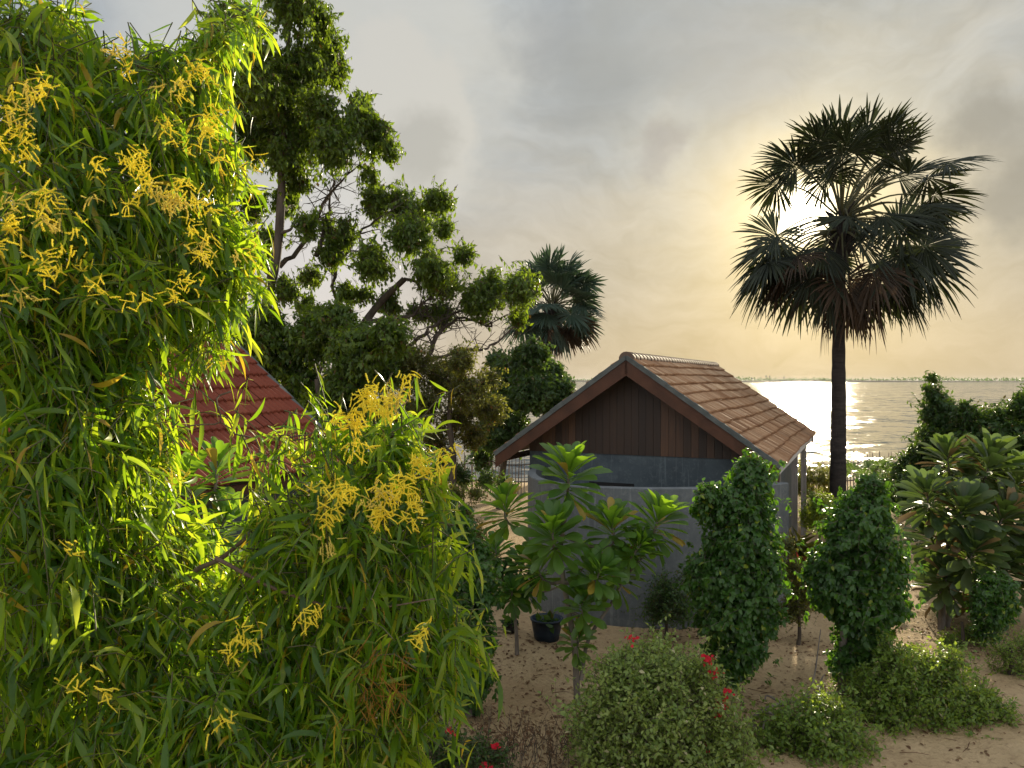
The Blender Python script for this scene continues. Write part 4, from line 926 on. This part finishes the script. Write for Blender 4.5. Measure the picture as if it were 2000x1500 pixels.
# ------------------------------------------------------------------ the flowering acacia close to the camera
def acacia():
    r = np.random.default_rng(91)
    base = np.array([-1.75, 3.1, 0.])
    e = empty('acacia_tree', base, 'huge flowering acacia with sickle leaves and yellow spikes filling the left side', 'tree')
    # clumps: px, py, radius px, depth
    cl = []
    for x, y, q, D in ((60, 60, 130, 2.7), (190, 110, 70, 3.0), (330, 110, 60, 3.2), (430, 60, 60, 3.2), (90, 220, 150, 2.6), (260, 230, 130, 2.9), (390, 180, 85, 3.2), (400, 300, 100, 3.1), (120, 400, 160, 2.6), (290, 400, 140, 2.9), (420, 440, 90, 3.1),
                       (60, 560, 150, 2.4), (220, 560, 150, 2.7), (370, 560, 110, 3.0), (450, 520, 70, 3.1), (110, 730, 160, 2.5), (235, 720, 115, 2.7), (400, 640, 30, 2.9), (60, 880, 150, 2.3), (200, 880, 150, 2.5), (290, 850, 95, 2.7), (450, 765, 20, 2.9),
                       (80, 1050, 170, 2.3), (240, 1040, 140, 2.6), (360, 1050, 80, 2.8), (60, 1240, 150, 2.4), (220, 1220, 150, 2.5), (380, 1180, 130, 2.6), (80, 1420, 170, 2.5), (250, 1400, 160, 2.4), (420, 1350, 150, 2.4), (400, 1480, 150, 2.3),
                       (540, 985, 60, 2.6), (600, 1000, 110, 2.5), (560, 1120, 130, 2.6), (700, 1030, 130, 2.5), (690, 930, 80, 2.5), (770, 850, 75, 2.6), (820, 930, 75, 2.6), (740, 830, 60, 2.7), (830, 1050, 90, 2.6), (560, 1280, 150, 2.5), (720, 1180, 140, 2.5), (860, 1190, 90, 2.6),
                       (700, 1340, 140, 2.5), (830, 1300, 90, 2.5), (580, 1440, 150, 2.4), (760, 1450, 100, 2.5), (920, 1240, 45, 2.7), (600, 850, 34, 2.7), (550, 850, 30, 2.7), (520, 890, 30, 2.7), (650, 830, 34, 2.7), (130, 40, 60, 3.0), (270, 130, 60, 3.0), (500, 860, 18, 2.8), (800, 780, 28, 2.7), (430, 300, 50, 3.2), (480, 470, 40, 3.1), (490, 20, 40, 3.3)):
        p = at(x, y, D + .35); rr = q / 1500 * (D + .35); cl.append((p[0], p[1], p[2], rr))
    Cn = np.array([c[:3] for c in cl]); Rn = np.array([[c[3] * .88, c[3] * 1.15, c[3] * .88] for c in cl])
    tb, lb = skeleton(r, [base, base + [.05, -.05, .9], base + [-.1, 0, 1.8], base + [-.05, .1, 2.8], at(180, 800, 3.3), at(160, 450, 3.3), at(150, 150, 3.3)], .10, .03, Cn, .1, 0, Rn, .28, 6)
    for pth, ra in (([base + [0, 0, 2.2], at(330, 1190, 3.0), at(440, 1085, 3.0), at(560, 990, 3.0), at(700, 900, 2.95), at(770, 850, 2.9)], .013), ([at(420, 1090, 2.75), at(560, 1160, 2.7), at(700, 1190, 2.7), at(850, 1170, 2.75)], .008)):
        P = catmull(pth, 6); lb.tubes(P, np.linspace(ra, ra * .3, len(P)), 7)
    tb.build('trunk', M['bark_acacia'], e); lb.build('branches', M['bark_acacia'], e)
    # shoots with long sickle phyllodes
    n = 4000
    wg = Rn[:, 0] ** 2; k = r.choice(len(Cn), n, p=wg / wg.sum())
    dr = nrm(r.normal(size=(n, 3)))
    E = Cn[k] + dr * Rn[k] * (.35 + .65 * r.random(n) ** .6)[:, None]
    sd = nrm(dr * .7 + r.normal(size=(n, 3)) * .5 + np.array([.15, 0, .25]))
    Ls = r.uniform(.16, .36, n); S0 = E - sd * (Ls * .8)[:, None]
    up = np.array([0, 0, 1.]); g = r.uniform(.3, .8, n)
    def pt(t): return S0 + sd * (Ls * t)[:, None] - up * (g * Ls * t * t)[:, None]
    lb = MB(); lb.tubes(np.stack([pt(t) for t in (0, .33, .66, 1.)], 1), np.tile([.0028, .0022, .0016, .001], (n, 1)), 4)
    per = 9; seg = 6; P = []; Y = []; Sd = []
    for i in range(per):
        t = np.clip((i + .4) / per + r.uniform(-.05, .05, n), .02, 1); tan = nrm(sd - up * (2 * g * t)[:, None])
        sv = nrm(np.cross(tan, r.normal(size=(n, 3))))
        P.append(pt(t)); Y.append(nrm(tan * .55 + sv * .75 - up * .12 + r.normal(size=(n, 3)) * .15)); Sd.append(nrm(r.normal(size=(n, 3))))
    P = np.concatenate(P); Y = np.concatenate(Y); Q = np.concatenate(Sd); N = len(P)
    keep = np.linalg.norm(P - np.array([0, 0, CAMZ]), axis=1) > 1.25; P, Y, Q = P[keep], Y[keep], Q[keep]; N = len(P)
    Ln = r.uniform(.075, .18, N) * r.choice([1, .75, 1.12], N); Wd = Ln * r.uniform(.036, .072, N)
    W0 = nrm(np.cross(Y, Q)); sick = r.uniform(-2.0, 2.0, N); gd = r.uniform(.7, 4.2, N)
    pos = P.copy(); dcur = Y.copy(); rows = [pos.copy()]; ds = [dcur.copy()]
    for s in range(seg):
        dcur = nrm(dcur - up * (gd / seg)[:, None] * .8 + W0 * (sick / seg)[:, None]); pos = pos + dcur * (Ln / seg)[:, None]; rows.append(pos.copy()); ds.append(dcur.copy())
    wp = [.12, .65, .95, 1.0, .85, .5, .0]
    tw = r.uniform(-.8, .8, N)
    V = np.zeros((N, (seg + 1) * 3, 3))
    for s in range(seg + 1):
        wv = nrm(W0 - ds[s] * (W0 * ds[s]).sum(1, keepdims=True)); nv = np.cross(wv, ds[s]); a = (tw * s / seg)[:, None]
        wv2 = wv * np.cos(a) + nv * np.sin(a); nv2 = nv * np.cos(a) - wv * np.sin(a)
        hw = (Wd * max(wp[s], .03))[:, None]
        V[:, s * 3] = rows[s] - wv2 * hw + nv2 * hw * .2; V[:, s * 3 + 1] = rows[s]; V[:, s * 3 + 2] = rows[s] + wv2 * hw + nv2 * hw * .2
    F = []
    for s in range(seg): o = s * 3; F += [(o, o + 1, o + 4, o + 3), (o + 1, o + 2, o + 5, o + 4)]
    F = np.array(F); off = (np.arange(N) * (seg + 1) * 3)[:, None, None]
    b = MB(); b.add(V, (F[None] + off).reshape(-1, 4)); b.build('foliage', M['acacia'], e, smooth=True)
    lb.build('twigs', M['petiole'], e)
    # flower spikes
    def spikes(Pc, spread, n, ln, rad, mtl, name, fuzz, dn=.3):
        r2 = r; m_ = len(Pc); c = Pc[r2.integers(0, m_, n)]
        return c, spread, n, ln, rad, mtl, name
    def build_spikes(S, Yd, ln, rad, mtl, name, K=7, fuzzn=26):
        n = len(S); path = np.zeros((n, K, 3)); p = S.copy(); dcur = Yd.copy(); bend = r.normal(size=(n, 3)) * .07; path[:, 0] = p
        for s in range(1, K): dcur = nrm(dcur + bend - up * .05); p = p + dcur * (ln / (K - 1))[:, None]; path[:, s] = p
        b = MB(); prf = np.interp(np.linspace(0, 1, K), [0, .12, .5, .9, 1], [.25, .9, 1, .75, .2]); b.tubes(path, rad[:, None] * prf[None] * r.uniform(.8, 1.2, (n, K)) * .75, 6)
        # bristles (stamens) around every spike
        t = r.random((n, fuzzn)) * (K - 1.001); i = t.astype(int); f = (t - i)[..., None]; ar = np.arange(n)[:, None]
        Q = path[ar, i] * (1 - f) + path[ar, i + 1] * f; ax = nrm(path[ar, i + 1] - path[ar, i]); dv = nrm(np.cross(ax, r.normal(size=(n, fuzzn, 3))))
        dv = nrm(dv + ax * .3)
        b.leaves(SMALL, Q.reshape(-1, 3), dv.reshape(-1, 3), nrm(r.normal(size=(n * fuzzn, 3))), (rad[:, None] * r.uniform(1.2, 2.0, (n, fuzzn))).ravel())
        b.build(name, M[mtl], e)
    def spray(c, m_, rad_):
        S = c + r.normal(size=(m_, 3)) * rad_ * [.5, .5, .5]
        Yd = nrm(r.normal(size=(m_, 3)) * .9 + np.array([.25, -.2, -.35])); build_spikes(S, Yd, r.uniform(.026, .055, m_), r.uniform(.0017, .0031, m_), 'catkin' if r.random() < .8 else 'catkin_pale', 'flower_cluster', 6, 42)
    for x, y, q, D, k_, m_ in ((80, 430, 60, 2.25, 7, 7), (320, 385, 60, 2.6, 8, 9), (300, 300, 50, 2.7, 4, 7), (420, 460, 70, 2.8, 8, 6), (70, 200, 60, 2.3, 6, 7), (60, 590, 70, 2.2, 4, 6), (745, 800, 55, 2.45, 7, 16), (700, 850, 60, 2.4, 4, 12), (640, 985, 55, 2.3, 5, 10), (790, 960, 60, 2.4, 7, 14),
                           (720, 1000, 60, 2.35, 3, 8), (240, 100, 40, 2.6, 3, 6), (370, 230, 60, 2.8, 7, 8), (410, 135, 50, 2.9, 3, 7), (480, 1240, 40, 2.2, 3, 6), (435, 1400, 30, 2.2, 1, 6), (170, 1360, 60, 2.1, 2, 6), (20, 300, 40, 2.2, 2, 7), (340, 530, 70, 2.7, 4, 6), (20, 450, 60, 2.2, 3, 6),
                           (200, 600, 110, 2.5, 4, 5), (160, 330, 90, 2.5, 4, 5), (430, 290, 50, 2.9, 4, 6), (830, 1240, 40, 2.4, 2, 5), (640, 1120, 90, 2.3, 3, 5), (850, 900, 50, 2.5, 4, 7), (200, 950, 120, 2.4, 3, 5), (790, 750, 30, 2.6, 2, 6), (440, 720, 40, 2.9, 1, 6)):
        for _ in range(k_):
            c = at(x, y, D + .1) + nrm(r.normal(size=3)) * r.random() ** .5 * q * 1.25 / 1500 * D
            spray(c, int(m_ * 1.5 * r.uniform(.5, 1.5)) + 3, .034)
    # young thin greenish spikes everywhere
    q = r.integers(0, len(P), 7000); S = P[q] ; Yd = nrm(Y[q] + r.normal(size=(len(q), 3)) * .5); build_spikes(S, Yd, r.uniform(.04, .075, len(q)), r.uniform(.0014, .0024, len(q)), 'catkin_green', 'flower_buds', 5, 8)
    # withered bunch
    c = at(745, 1320, 2.45); m_ = 90; S = c + r.normal(size=(m_, 3)) * [.05, .05, .07]; build_spikes(S, nrm(r.normal(size=(m_, 3)) * .5 - up * .9), r.uniform(.05, .09, m_), r.uniform(.0012, .0022, m_), 'brown_flower', 'withered_flowers', 5, 10)
acacia()
# thin sea haze over everything
def haze():
    b = MB(); b.box((-9300, -4100, -5.2), (9300, 12600, 15))
    m, T = mat('haze_volume')
    v = T.add('ShaderNodeVolumePrincipled'); v.inputs['Color'].default_value = (.96, .93, .88, 1); v.inputs['Density'].default_value = .00007; v.inputs['Anisotropy'].default_value = 0.0
    o = T.add('ShaderNodeOutputMaterial'); T.l.new(v.outputs[0], o.inputs['Volume'])
    tag(b.build('haze', m, smooth=False), 'thin warm haze over the sea and shore', 'haze', kind='stuff')
haze()
print('faces', sum(len(o.data.polygons) for o in C.objects if o.type == 'MESH'))
